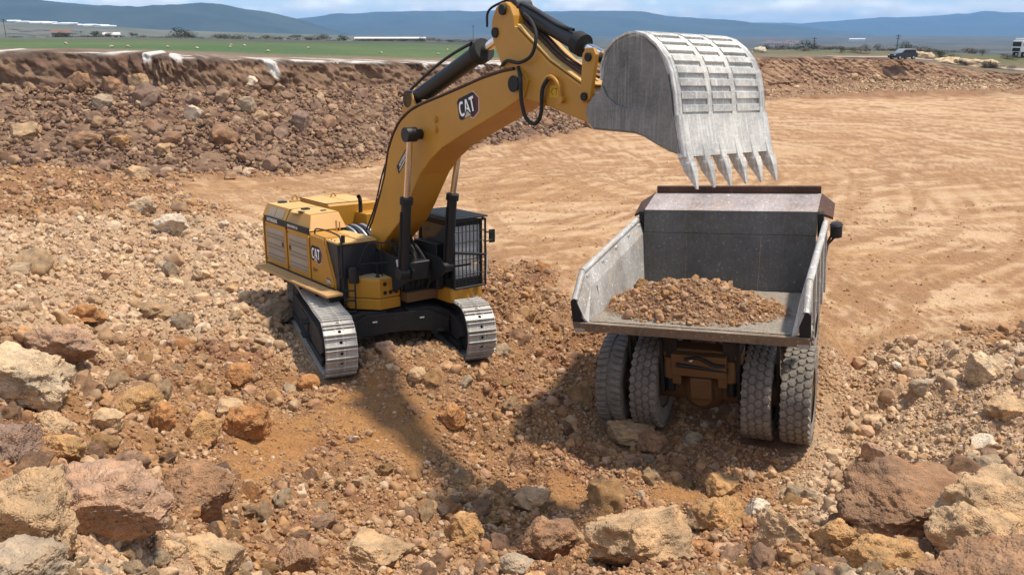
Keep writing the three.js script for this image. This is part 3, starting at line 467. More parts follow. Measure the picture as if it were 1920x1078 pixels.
  for (let k = 0; k < 6; k++) mesh('hydraulic_pipe', hose([[-.62 + k * .13, 2.7, -1.45], [-.6 + k * .13, 3.02, -1.2], [-.55 + k * .12, 3.0, -.75], [-.5 + k * .12, 2.75, -.35]], .042), k % 2 ? MAT.silver : MAT.black, E);
  mesh('post', [rod(V(-.9, 2.9, -.75), V(-.9, 3.3, -.75), .025), rod(V(-.78, 2.9, -.8), V(-.78, 3.25, -.8), .02)], MAT.catwalk, E);
  // fuel tank: dark skin, dusty lid
  mesh('fuel_tank', [plate([[.12, 2.96], [.74, 2.92], [.76, 1.72], [.64, 1.72], [.64, 1.9]], -1.64, -1.45, .015), bx(-1.5, -.56, 1.72, 2.93, -.5, .78, .03), plate([[.66, 1.55], [.80, 1.55], [.80, 2.1], [.66, 2.1]], -1.66, -1.3)], MAT.darkgrey, E);
  mesh('tank_lid', [bx(-1.64, -.54, 2.93, 2.99, -.95, .80, .02)], MAT.dusty, E);
  mesh('tank_hatch', bx(-1.02, -.58, 2.99, 3.02, .1, .74, .01), MAT.dusty, E);
  for (const z of [.1, .28, .46]) mesh('bolt', new THREE.CylinderGeometry(.02, .02, .02, 8).translate(-1.56, 3.0, z), MAT.black, E);
  // catwalk
  const cw = mesh('catwalk', [bx(-2.16, -1.74, 1.70, 1.765, -3.52, .45, .012)], MAT.catwalk, E);
  mesh('catwalk_end', bx(-2.16, -1.70, 1.70, 1.768, .47, 1.08, .012), MAT.catwalk, E);
  mesh('catwalk_edge', bx(-1.76, -1.725, 1.765, 1.80, -3.52, .7, .006), MAT.matteblack, E);
  for (const z of [-3, -2, -1, 0, .8]) mesh('bracket', plate([[z - .02, 1.7], [z + .02, 1.7], [z + .02, 1.5], [z - .02, 1.5]], -1.95, -1.66, 0), MAT.matteblack, E);
  // front right toolbox with four round vents
  { const pl = [[-1.42, .72], [-1.42, .86], [-.86, 1.46], [-.28, 1.44], [-.28, .42], [-1.3, .42]];
    const tb = mesh('toolbox', [slab(pl, 1.56, 2.05, .03)], Y, E); mesh('skirt', slab(pl.map(([a, b]) => [a * 1.012 - .0, b * 1.012]), 1.27, 1.55, .02), Y, tb);
    mesh('lid', slab(pl.map(([a, b]) => [a * .97 - .02, b * .97]), 2.05, 2.07, .004), MAT.dusty, tb); mesh('step_pad', bx(-.95, -.5, 2.07, 2.085, .7, 1.15, .004), MAT.grille, tb);
    for (const [x, y] of [[-.72, 1.93], [-.72, 1.70], [-.56, 1.70], [-.40, 1.70]]) { const v = mesh('vent', new THREE.CylinderGeometry(.055, .055, .02, 18).rotateX(Math.PI / 2).translate(x, y, 1.452), MAT.black, tb); }
    mesh('antenna', [rod(V(-.78, 2.07, 1.2), V(-.78, 2.18, 1.2), .06, .015), rod(V(-.78, 2.1, 1.2), V(-.78, 2.75, 1.2), .012)], MAT.black, E); }
  // black cylinder and steps at the box's side
  mesh('filter_can', [rod(V(-1.36, 1.98, 1.02), V(-1.36, 2.36, 1.02), .135, .135, 20), rod(V(-1.36, 2.36, 1.02), V(-1.36, 2.39, 1.02), .12, .09, 20)], MAT.black, E);
  mesh('ladder', [rod(V(-1.62, 1.2, .98), V(-1.62, 2.1, .98), .022), rod(V(-1.4, 1.15, 1.15), V(-1.4, 2.0, 1.15), .022), rod(V(-1.62, 1.25, .98), V(-1.4, 1.25, 1.15), .03), rod(V(-1.62, 1.55, .98), V(-1.4, 1.55, 1.15), .03), rod(V(-1.62, 1.8, .98), V(-1.4, 1.8, 1.15), .02)], MAT.black, E);
  mesh('handrail', [hose([[-1.60, 1.75, .86], [-1.60, 3.1, .86], [-1.60, 3.16, .80], [-1.60, 3.16, -.55], [-1.60, 3.1, -.6], [-1.60, 2.98, -.6]], .022, 60), rod(V(-1.52, 3.0, .84), V(-1.52, 3.18, .84), .05)], MAT.black, E);
  mesh('front_handrail', [hose([[-1.25, 2.07, .9], [-1.1, 2.55, .95], [-.92, 2.9, 1.0], [-.86, 2.93, 1.02], [-.38, 2.93, 1.3], [-.32, 2.9, 1.32], [-.32, 2.07, 1.35]], .02, 50), hose([[-1.15, 2.4, .93], [-.9, 2.42, 1.02], [-.32, 2.42, 1.34]], .018), rod(V(-.62, 2.07, 1.16), V(-.62, 2.93, 1.16), .016)], MAT.black, E);
  // cab with its bar guard
  mesh('cab_base', [slab([[.66, .45], [1.82, .45], [1.86, 2.1], [1.2, 2.42], [.72, 2.3]], 1.36, 1.74, .03)], Y, E);
  const x0 = .78, x1 = 1.72, z0 = .72, z1 = 2.34, y0 = 1.76, y1 = 3.48;
  const cab = mesh('cab', [bx(x0, x0 + .07, y0, y1, z0, z0 + .09), bx(x1 - .07, x1, y0, y1, z0, z0 + .09), bx(x0, x0 + .07, y0, y1, z1 - .09, z1), bx(x1 - .07, x1, y0, y1, z1 - .09, z1), bx(x0, x1, y1 - .12, y1, z0, z1), bx(x0, x1, y0, y0 + .22, z0, z1), bx(x0, x1, y0, y1 - .1, z0 - .02, z0 + .04), bx(x0 + .002, x0 + .06, y0 + .1, 2.5, z0, z1 - .3), bx(x1 - .06, x1 - .002, y0 + .1, 2.3, z0, z1 - .5)], MAT.matteblack, E);
  mesh('windscreen', bx(x0 + .075, x1 - .075, 2.35, y1 - .13, z1 - .05, z1 - .042, 0), MAT.dustglareglass, cab);
  mesh('lower_windscreen', bx(x0 + .075, x1 - .075, y0 + .23, 2.30, z1 - .05, z1 - .042, 0), MAT.dustglareglass, cab);
  mesh('side_window', bx(x0 + .03, x0 + .038, 2.52, y1 - .13, z0 + .1, z1 - .1, 0), MAT.tinted, cab);
  mesh('side_window', bx(x1 - .038, x1 - .03, 2.32, y1 - .13, z0 + .1, z1 - .1, 0), MAT.tinted, cab);
  mesh('seat', [box(.5, .14, .5, 1.25, 2.15, 1.3, .05), box(.48, .75, .14, 1.25, 2.6, 1.05, .05), box(.28, .2, .1, 1.25, 3.06, 1.03, .04), bx(1.05, 1.45, 1.95, 2.1, 1.15, 1.5)], MAT.darkgrey, cab);
  for (const x of [.98, 1.52]) mesh('control_lever', rod(V(x, 2.2, 1.6), V(x, 2.5, 1.66), .03), MAT.black, cab);
  { const gz = z1 + .09, guard = mesh('front_guard', [rod(V(x0 - .02, y0 - .02, gz), V(x0 - .02, y1 + .03, gz), .03), rod(V(x1 + .02, y0 - .02, gz), V(x1 + .02, y1 + .03, gz), .03), rod(V(x0 - .02, y1 + .02, gz), V(x1 + .02, y1 + .02, gz), .03), rod(V(x0 - .02, y0, gz), V(x1 + .02, y0, gz), .03), rod(V(x0 - .02, 2.72, gz + .01), V(x1 + .02, 2.56, gz + .01), .035)], MAT.black, cab);
    for (let k = 1; k < 8; k++) { const x = mix(x0, x1, k / 8); mesh('guard_bar', rod(V(x, y0, gz), V(x, y1, gz), .013, .013, 8), MAT.black, cab); }
    for (const y of [2.1, 2.5, 2.95, 3.22]) mesh('guard_bar', rod(V(x0, y, gz + .014), V(x1, y, gz + .014), .012, .012, 8), MAT.black, cab); }
  mesh('roof_guard', [bx(x0 - .06, x1 + .06, 3.56, 3.60, z1 + .06, z1 + .16, .01), bx(x0 - .06, x1 + .06, 3.56, 3.60, z0 - .02, z0 + .06, .01), bx(x0 - .06, x0, 3.56, 3.60, z0, z1 + .1, .01), bx(x1, x1 + .06, 3.56, 3.60, z0, z1 + .1, .01), ...[[x0, z0], [x1, z0], [x0, z1], [x1, z1]].map(([a, b]) => rod(V(a, 3.45, b), V(a, 3.58, b), .03))], MAT.black, cab);
  for (let k = 0; k < 11; k++) mesh('roof_bar', box(.05, .06, z1 - z0 + .1, mix(x0 + .04, x1 - .04, k / 10), 3.585, (z0 + z1) / 2 + .03, .01), MAT.black, cab);
  mesh('mirror', [box(.16, .34, .06, 1.98, 3.02, 2.4, .03), rod(V(1.74, 3.15, 2.42), V(1.98, 3.12, 2.42), .018), rod(V(1.74, 2.9, 2.42), V(1.98, 2.92, 2.42), .018)], MAT.black, cab);
  mesh('cab_handrail', [hose([[1.78, 1.7, 2.3], [1.84, 1.9, 2.32], [1.84, 2.75, 2.32], [1.78, 2.9, 2.3]], .018, 20)], MAT.white, cab);
  mesh('rear_lamp', box(.14, .1, .1, .62, 3.1, .8, .02), MAT.silver, cab);
  // clutter between boom foot and cab: swivel, hoses, pipes
  const rh = rng(5);
  for (let k = 0; k < 12; k++) { const x = -.36 + rh() * .95, z = .9 + rh() * .9; mesh('hydraulic_hose', hose([[x, 1.75, z], [x + (rh() - .5) * .2, 2.1 + rh() * .3, z + .1], [x * .7, 2.6 + rh() * .4, z - .1 - rh() * .4], [x * .6, 2.9 + rh() * .3, z - .5 - rh() * .3]], .028 + rh() * .018), rh() > .25 ? MAT.matteblack : MAT.frame, E); }
  for (const x of [-.55, .6]) for (const dx of [-.05, .05]) mesh('fitting', [rod(V(x + dx, 2.45, 1.95), V(x + dx, 2.62, 1.9), .035), ], MAT.silver, E);
  mesh('swivel', [rod(V(0, 1.7, .9), V(0, 2.2, .9), .26, .2), bx(-.22, .42, 1.7, 2.25, 1.0, 1.6, .03), bx(-.4, .4, 2.0, 2.5, .9, 1.9, .05), bx(.5, .74, 1.7, 2.9, .9, 2.0, .03)], MAT.black, E);

  // ---- boom: box girder between two side plates, outline read off the photograph in the boom plane
  const boomUp = [[.02, 2.62], [.17, 2.96], [.35, 3.3], [.75, 3.95], [1.09, 4.59], [1.33, 5.27], [1.60, 5.67], [1.95, 6.0], [2.41, 6.25], [2.93, 6.41], [3.75, 6.6], [4.53, 6.79], [5.25, 6.97], [5.92, 7.1], [6.3, 7.14], [6.55, 7.07], [6.66, 6.9]];
  const boomLo = [[6.62, 6.68], [6.45, 6.56], [5.92, 6.33], [5.24, 6.07], [4.51, 5.79], [3.72, 5.47], [3.22, 5.17], [2.78, 4.80], [2.45, 4.38], [2.12, 3.95], [1.72, 3.5], [.95, 2.9], [.42, 2.3], [.15, 2.22], [-.02, 2.38]];
  const boom = mesh('boom', [plate([...boomUp, ...boomLo], -.42, .42, .03)], Y, E);
  mesh('foot_pin', pinX(-.58, .58, 2.46, .2, .13), MAT.black, boom);
  mesh('tip_pin', [pinX(-.50, .50, 6.88, 6.42, .12), pinX(-.52, -.50, 6.88, 6.42, .16), pinX(.5, .52, 6.88, 6.42, .16)], MAT.matteblack, boom);
  mesh('cylinder_pin', [pinX(-.82, .82, 5.74, 2.86, .12), pinX(-.86, -.64, 5.74, 2.86, .17), pinX(.64, .86, 5.74, 2.86, .17)], MAT.black, boom);
  for (const y of [6.10, 5.88]) mesh('pin_cap', [pinX(-.46, -.42, y, 3.5, .075), pinX(-.48, -.46, y, 3.5, .04)], Y, boom);
  // hoses and their dusty clamps along the boom's back
  for (const [dx, r] of [[-.3, .035], [-.2, .03], [-.08, .03], [.12, .03], [.26, .035]]) mesh('boom_hose', hose(boomUp.slice(1, 16).map(([z, y], i) => [dx, y + .05 + .06 * Math.sin(i) * .3, z - .06 * (i < 8 ? 1 : 0)]), r, 70), MAT.catwalk, boom);
  for (const i of [3, 5, 7, 9, 11, 13]) mesh('hose_clamp', box(.8, .06, .1, 0, boomUp[i][1] + .08, boomUp[i][0] - (i < 8 ? .08 : 0), .01), MAT.catwalk, boom);
  mesh('edge_pipe', hose(boomUp.slice(2, 15).map(([z, y], i) => [-.40, y + .035, z - (i < 6 ? .03 : 0)]), .03, 70), MAT.rust, boom);
  // small pipes that hang behind the boom's heel
  for (const d of [0, .08]) mesh('drain_hose', hose([[-.3 + d, 5.3, 1.24], [-.34 + d, 4.6, .82], [-.36 + d, 3.8, .45], [-.4 + d, 3.1, .0]], .022), MAT.matteblack, boom);
  // lift cylinders
  for (const sx of [-1, 1]) {
    const a = V(sx * .66, 2.36, 2.3), b = V(sx * .66, 4.12, 2.52), c = V(sx * .72, 5.74, 2.86);
    const cy = mesh('boom_cylinder', [rod(a, b, .125, .125, 24), pinX(sx * .66 - .16, sx * .66 + .1, 2.36, 2.3, .15)], MAT.black, E);
    mesh('gland', rod(b.clone().lerp(a, .02), b.clone().lerp(c, .07), .16, .16, 24), MAT.matteblack, cy);
    mesh('piston_rod', rod(b, c, .078, .078, 20), MAT.chrome, cy);
    mesh('rod_eye', pinX(sx * .58, sx * .80, 5.74, 2.86, .17, 24), MAT.black, cy);
    mesh('cylinder_pipe', hose([[sx * .66 - .15, 2.5, 2.33], [sx * .66 - .16, 3.0, 2.4], [sx * .66 - .15, 3.9, 2.5]], .022), MAT.black, cy);
  }
  // stick cylinder along the boom's back
  { const a = V(0, 6.52, 2.02), b = V(0, 7.55, 4.68), c = V(0, 7.90, 5.62), u = b.clone().sub(a).normalize();
    const cy = mesh('stick_cylinder', [rod(a, b, .20, .20, 24), pinX(-.26, .26, a.y, a.z, .2)], MAT.black, E);
    mesh('gland', rod(b.clone().addScaledVector(u, -.12), b.clone().addScaledVector(u, .12), .25, .25, 22), MAT.matteblack, cy);
    mesh('piston_rod', rod(b, c, .10, .10, 20), MAT.chrome, cy);
    mesh('cylinder_pipe', hose([[-.2, 6.75, 2.1], [-.23, 7.2, 3.1], [-.24, 7.5, 3.9], [-.2, 7.72, 4.6]], .035, 30), MAT.black, cy);
    mesh('cylinder_bracket', [plate([[1.7, 5.9], [2.5, 6.2], [2.2, 6.66], [1.9, 6.68]], -.26, -.21), plate([[1.7, 5.9], [2.5, 6.2], [2.2, 6.66], [1.9, 6.68]], .21, .26)], Y, boom); }
  // stick
  const stickPts = [[5.48, 7.91], [5.54, 8.17], [5.66, 8.36], [5.80, 8.44], [5.97, 8.45], [6.12, 8.36], [6.22, 8.18], [6.26, 7.98], [7.3, 7.28], [8.46, 6.74], [8.78, 6.66], [8.93, 6.5], [8.88, 6.32], [8.72, 6.22], [8.42, 6.19], [7.35, 6.45], [6.72, 6.57], [6.42, 6.62], [6.15, 6.84], [5.84, 7.24], [5.58, 7.69]];
  const stick = mesh('stick', [plate(stickPts, -.36, .36, .03)], Y, E);
  mesh('stick_top_plate', (() => { const g = []; const q = [[6.3, 8.0], [7.3, 7.325], [8.3, 6.85]]; for (let i = 0; i < 2; i++) { const [a, b] = q[i], [c, d] = q[i + 1]; g.push(plate([[a, b - .01], [c, d - .01], [c + .01, d + .02], [a + .01, b + .02]], -.33, .33, 0)); } return g; })(), MAT.dusty, stick);
  for (const [dx, r] of [[-.14, .028], [-.04, .028], [.1, .028]]) mesh('stick_hose', hose([[dx, 8.05, 6.3], [dx, 7.72, 6.82], [dx, 7.4, 7.3], [dx, 7.12, 7.9], [dx, 7.0, 8.2]], r, 30), MAT.rust, stick);
  mesh('reinforcement', [plate([[6.2, 6.72], [6.62, 6.62], [6.75, 6.95], [6.45, 7.2], [6.15, 7.05]], -.40, -.355, .01)], Y, stick);
  mesh('top_pin', [pinX(-.42, .42, 8.30, 5.92, .10), pinX(-.4, .4, 7.88, 5.66, .10)], MAT.matteblack, stick);
  mesh('side_pipe', [hose([[-.38, 6.45, 7.2], [-.44, 6.85, 7.22], [-.44, 7.02, 7.42], [-.44, 6.9, 7.65], [-.4, 6.62, 7.72]], .035, 30), pinX(-.46, -.36, 6.6, 7.74, .07), pinX(-.46, -.36, 7.0, 7.42, .05)], Y, stick);
  // loops of hose where boom and stick meet
  mesh('joint_hose', [hose([[-.30, 7.2, 5.75], [-.46, 7.32, 6.15], [-.5, 7.28, 6.6], [-.48, 7.42, 6.95], [-.42, 7.75, 7.0], [-.3, 8.05, 6.7], [-.25, 8.2, 6.42]], .035, 50), hose([[-.36, 7.2, 6.4], [-.52, 6.95, 6.66], [-.52, 6.55, 6.7], [-.52, 6.22, 6.86], [-.5, 6.14, 7.1], [-.5, 6.3, 7.25], [-.48, 6.8, 7.28], [-.46, 6.98, 7.42]], .04, 50), hose([[-.28, 8.5, 5.95], [-.42, 8.3, 5.5], [-.40, 8.0, 5.42]], .025)], MAT.matteblack, stick);
  { const d = decal('warning_sticker', .26, .22, (g, w, h) => { g.fillStyle = '#c89a1c'; g.fillRect(0, 0, w, h); g.strokeStyle = '#1a1208'; g.lineWidth = w * .07; g.strokeStyle = '#6b4a08'; g.beginPath(); g.moveTo(w * .42, h * .2); g.lineTo(w * .15, h * .5); g.lineTo(w * .42, h * .8); g.moveTo(w * .55, h * .25); g.lineTo(w * .88, h * .25); g.moveTo(w * .72, h * .25); g.lineTo(w * .72, h * .8); g.stroke(); }); d.rotation.y = -Math.PI / 2; d.position.set(-.366, 6.74, 7.48); stick.add(d); }
  // bucket cylinder on the stick's back
  { const a = V(0, 8.36, 5.96), b = V(0, 7.60, 7.78), c = V(0, 7.34, 8.52), u = b.clone().sub(a).normalize();
    const cy = mesh('bucket_cylinder', [rod(a, b, .165, .165, 24), pinX(-.2, .2, a.y, a.z, .19)], MAT.darkgrey, E);
    mesh('gland', rod(b.clone().addScaledVector(u, -.1), b.clone().addScaledVector(u, .1), .215, .215, 22), MAT.matteblack, cy);
    mesh('piston_rod', rod(b, c, .085, .085, 20), MAT.chrome, cy);
    mesh('cylinder_pipe', hose([[-.1, 8.42, 6.1], [-.12, 8.3, 6.5], [-.12, 7.95, 7.3], [-.1, 7.85, 7.7]], .03, 30), MAT.black, cy); }
  // linkage
  mesh('bucket_link', [plate([[8.33, 7.40], [8.42, 7.5], [8.6, 7.5], [8.68, 7.38], [8.62, 7.0], [8.55, 6.62], [8.36, 6.55], [8.30, 6.75]], -.46, -.38), plate([[8.33, 7.40], [8.42, 7.5], [8.6, 7.5], [8.68, 7.38], [8.62, 7.0], [8.55, 6.62], [8.36, 6.55], [8.30, 6.75]], .38, .46), plate([[8.45, 7.25], [8.5, 7.45], [9.5, 7.1], [9.55, 6.92], [9.42, 6.86]], -.2, .2, .02)], Y, E);
  mesh('link_pin', [pinX(-.5, .5, 7.34, 8.5, .075), pinX(-.5, .5, 6.66, 8.42, .075)], MAT.matteblack, E);

  // ---- bucket
  const shell = [[9.36, 6.74], [9.47, 6.76], [9.50, 6.94], [9.50, 7.16], [9.58, 7.39], [9.78, 7.55], [10.01, 7.63], [10.22, 7.645], [10.42, 7.59], [10.64, 7.45], [10.83, 7.26], [10.95, 7.05], [11.03, 6.78], [11.09, 6.42], [11.17, 6.12], [11.25, 5.84]];
  const inner = (pts, t) => pts.map((p, i) => { const a = pts[Math.max(0, i - 1)], b = pts[Math.min(pts.length - 1, i + 1)], l = Math.hypot(b[0] - a[0], b[1] - a[1]); const nx = (b[1] - a[1]) / l, ny = -(b[0] - a[0]) / l; return [p[0] + nx * t, p[1] + ny * t]; });
  const band = (pts, t0, t1, xa, xb, bev = .006) => plate([...inner(pts, t0), ...inner(pts, t1).reverse()], xa, xb, bev);
  const bucket = mesh('bucket', [band(shell, -.0, .05, -1.10, 1.10)], MAT.bucket, E);
  const side = [...shell, [11.02, 5.88], [10.72, 5.98], [10.47, 6.08], [10.28, 6.12], [9.34, 6.14], [9.21, 6.24], [9.13, 6.42], [9.22, 6.6]];
  for (const sx of [-1, 1]) {
    const sp = mesh('side_plate', plate(side, sx * 1.10 - (sx < 0 ? .0 : .05), sx * 1.10 + (sx < 0 ? .05 : 0), .01), MAT.bucketside, bucket);
    mesh('cheek_plate', plate([[11.24, 5.87], [11.16, 6.12], [11.08, 6.42], [11.0, 6.78], [10.93, 7.02], [10.85, 6.82], [10.66, 6.62], [10.4, 6.5], [10.1, 6.5], [9.85, 6.56], [9.66, 6.68], [9.54, 6.86], [9.45, 6.72], [9.24, 6.58], [9.16, 6.42], [9.24, 6.26], [9.36, 6.17], [10.28, 6.15], [10.47, 6.11], [10.72, 6.01], [11.02, 5.9]], sx * 1.10 - (sx < 0 ? .035 : 0), sx * 1.10 + (sx < 0 ? 0 : .035), .01), MAT.bucketside, bucket);
    mesh('hinge_ear', plate([[8.7, 6.28], [8.9, 6.2], [9.4, 6.2], [9.6, 6.7], [9.55, 7.1], [9.38, 7.12], [9.0, 6.66], [8.74, 6.6]], sx * .5 - .05, sx * .5 + .05, .01), MAT.bucketside, bucket);
    mesh('edge_band', band(shell.slice(2), -.035, .0, sx * 1.04 - .075, sx * 1.04 + .075), MAT.bucket, bucket);
  }
  mesh('hinge_pin', [pinX(-.62, .62, 6.45, 8.86, .10), pinX(-.62, .62, 6.96, 9.46, .09)], MAT.frame, bucket);
  for (const x of [-.3, .3]) mesh('wear_strip', band(shell.slice(5), -.03, .0, x - .055, x + .055), MAT.bucket, bucket);
  { // raised cross bars up the bucket's back, broken by the strips
    const cv = new THREE.CatmullRomCurve3(shell.slice(4, 14).map(([z, y]) => V(0, y, z))), n = 12;
    for (let k = 0; k < n; k++) { const t = (k + .5) / n, p = cv.getPointAt(t), d = cv.getTangentAt(t), nn = V(0, d.z, -d.y); if (nn.dot(V(0, p.y - 6.7, p.z - 10.2)) < 0) nn.negate();
      for (const [a, b] of [[-.955, -.365], [-.235, .235], [.365, .955]]) { const m = mesh('wear_bar', box(b - a, .05, .112, (a + b) / 2, 0, 0, .008), MAT.bucket, bucket); m.geometry.applyMatrix4(new THREE.Matrix4().makeBasis(V(1, 0, 0), nn, V(0, 0, 0).crossVectors(V(1, 0, 0), nn))).translate(0, p.y + nn.y * .012, p.z + nn.z * .012); m.geometry = boxUV(m.geometry); } } }
  mesh('cutting_edge', [band([[11.085, 6.42], [11.12, 6.28], [11.19, 6.02], [11.255, 5.80]], -.075, .055, -1.115, 1.115, .01)], MAT.bucket, bucket);
  const dT = V(0, 5.80 - 6.3, 11.255 - 11.11).normalize();
  for (let k = 0; k < 6; k++) {
    const x = -1.0 + k * .4;
    const ad = plate([[11.08, 6.26], [11.16, 6.32], [11.265, 6.05], [11.37, 5.78], [11.39, 5.66], [11.27, 5.62], [11.17, 5.76], [11.10, 6.0]], x - .065, x + .065, .02); mesh('adapter', ad, MAT.bucket, bucket);
    mesh('tooth', (() => { const g = plate([[11.235, 5.70], [11.40, 5.76], [11.46, 5.62], [11.50, 5.44], [11.515, 5.35], [11.495, 5.345], [11.405, 5.46], [11.27, 5.60]], x - .08, x + .08, .02); const p = g.attributes.position; for (let i = 0; i < p.count; i++) { const t = clamp((5.72 - p.getY(i)) / .38, 0, 1); p.setX(i, x + (p.getX(i) - x) * mix(1, .3, t)); } g.computeVertexNormals(); return g; })(), MAT.bucket, bucket);
    mesh('tooth_collar', box(.165, .03, .16, 0, 0, 0, .008).rotateX(.25).translate(x, 5.735, 11.315), MAT.bucket, bucket);
  }

  // ---- lettering
  const stick_on = (d, z, y, x = X - .04, tilt = 0, parent = E) => { d.rotation.set(0, -Math.PI / 2, 0); d.rotateZ(tilt); d.position.set(x, y, z); parent.add(d); return d; };
  stick_on(decal('logo', .70, .50, drawLogo), -.30, 2.52, -1.726);
  stick_on(decal('number', .27, .18, (g, w, h) => { g.fillStyle = '#14100c'; g.beginPath(); g.moveTo(w * .2, 0); g.lineTo(w, h * .1); g.lineTo(w * .95, h); g.lineTo(0, h * .85); g.fill(); g.fillStyle = '#e8e0d4'; g.font = `bold ${h * .85 | 0}px sans-serif`; g.textAlign = 'center'; g.textBaseline = 'middle'; g.fillText('395', w * .5, h * .54); }), .33, 1.93, -1.7262);
  stick_on(decal('dealer_mark', .34, .14, (g, w, h) => { g.fillStyle = '#5a1a10'; g.font = `italic bold ${h * .9 | 0}px sans-serif`; g.textAlign = 'center'; g.textBaseline = 'middle'; g.fillText('Eger', w * .5, h * .5); }), -.43, 2.12, -1.7262);
  { const d = decal('owner_banner', 2.95, .17, (g, w, h) => { g.fillStyle = '#0d0b0a'; g.fillRect(0, 0, w, h); g.fillStyle = '#ece6dc'; g.textBaseline = 'middle'; g.font = `bold ${h * .82 | 0}px sans-serif`; g.textAlign = 'left'; g.fillText('SOTIRIADIS', w * .07, h * .5, w * .36); g.font = `bold ${h * .62 | 0}px sans-serif`; g.fillText('BROTHERS SA', w * .56, h * .52, w * .33); }, 330); stick_on(d, -2.22, 3.085, -1.742); const b = mesh('banner_board', bx(-1.738, -1.69, 3.0, 3.17, -3.7, -.74, .004), MAT.matteblack, E); }
  stick_on(decal('logo', .86, .56, drawLogo), 4.78, 6.40, -.4245, .30, boom);
  { const d = decal('owner_sticker', .92, .2, (g, w, h) => { g.fillStyle = '#0d0b0a'; g.beginPath(); g.moveTo(h * .3, 0); g.lineTo(w, 0); g.lineTo(w - h * .3, h); g.lineTo(0, h); g.fill(); g.fillStyle = '#ece6dc'; g.textBaseline = 'middle'; g.font = `italic bold ${h * .55 | 0}px sans-serif`; g.textAlign = 'center'; g.fillText('SOTIRIADIS', w * .5, h * .4, w * .84); g.fillRect(w * .1, h * .74, w * .75, h * .1); }); stick_on(d, 2.06, 5.12, -.4245, .78, boom); }
}
console.log('excavator built');
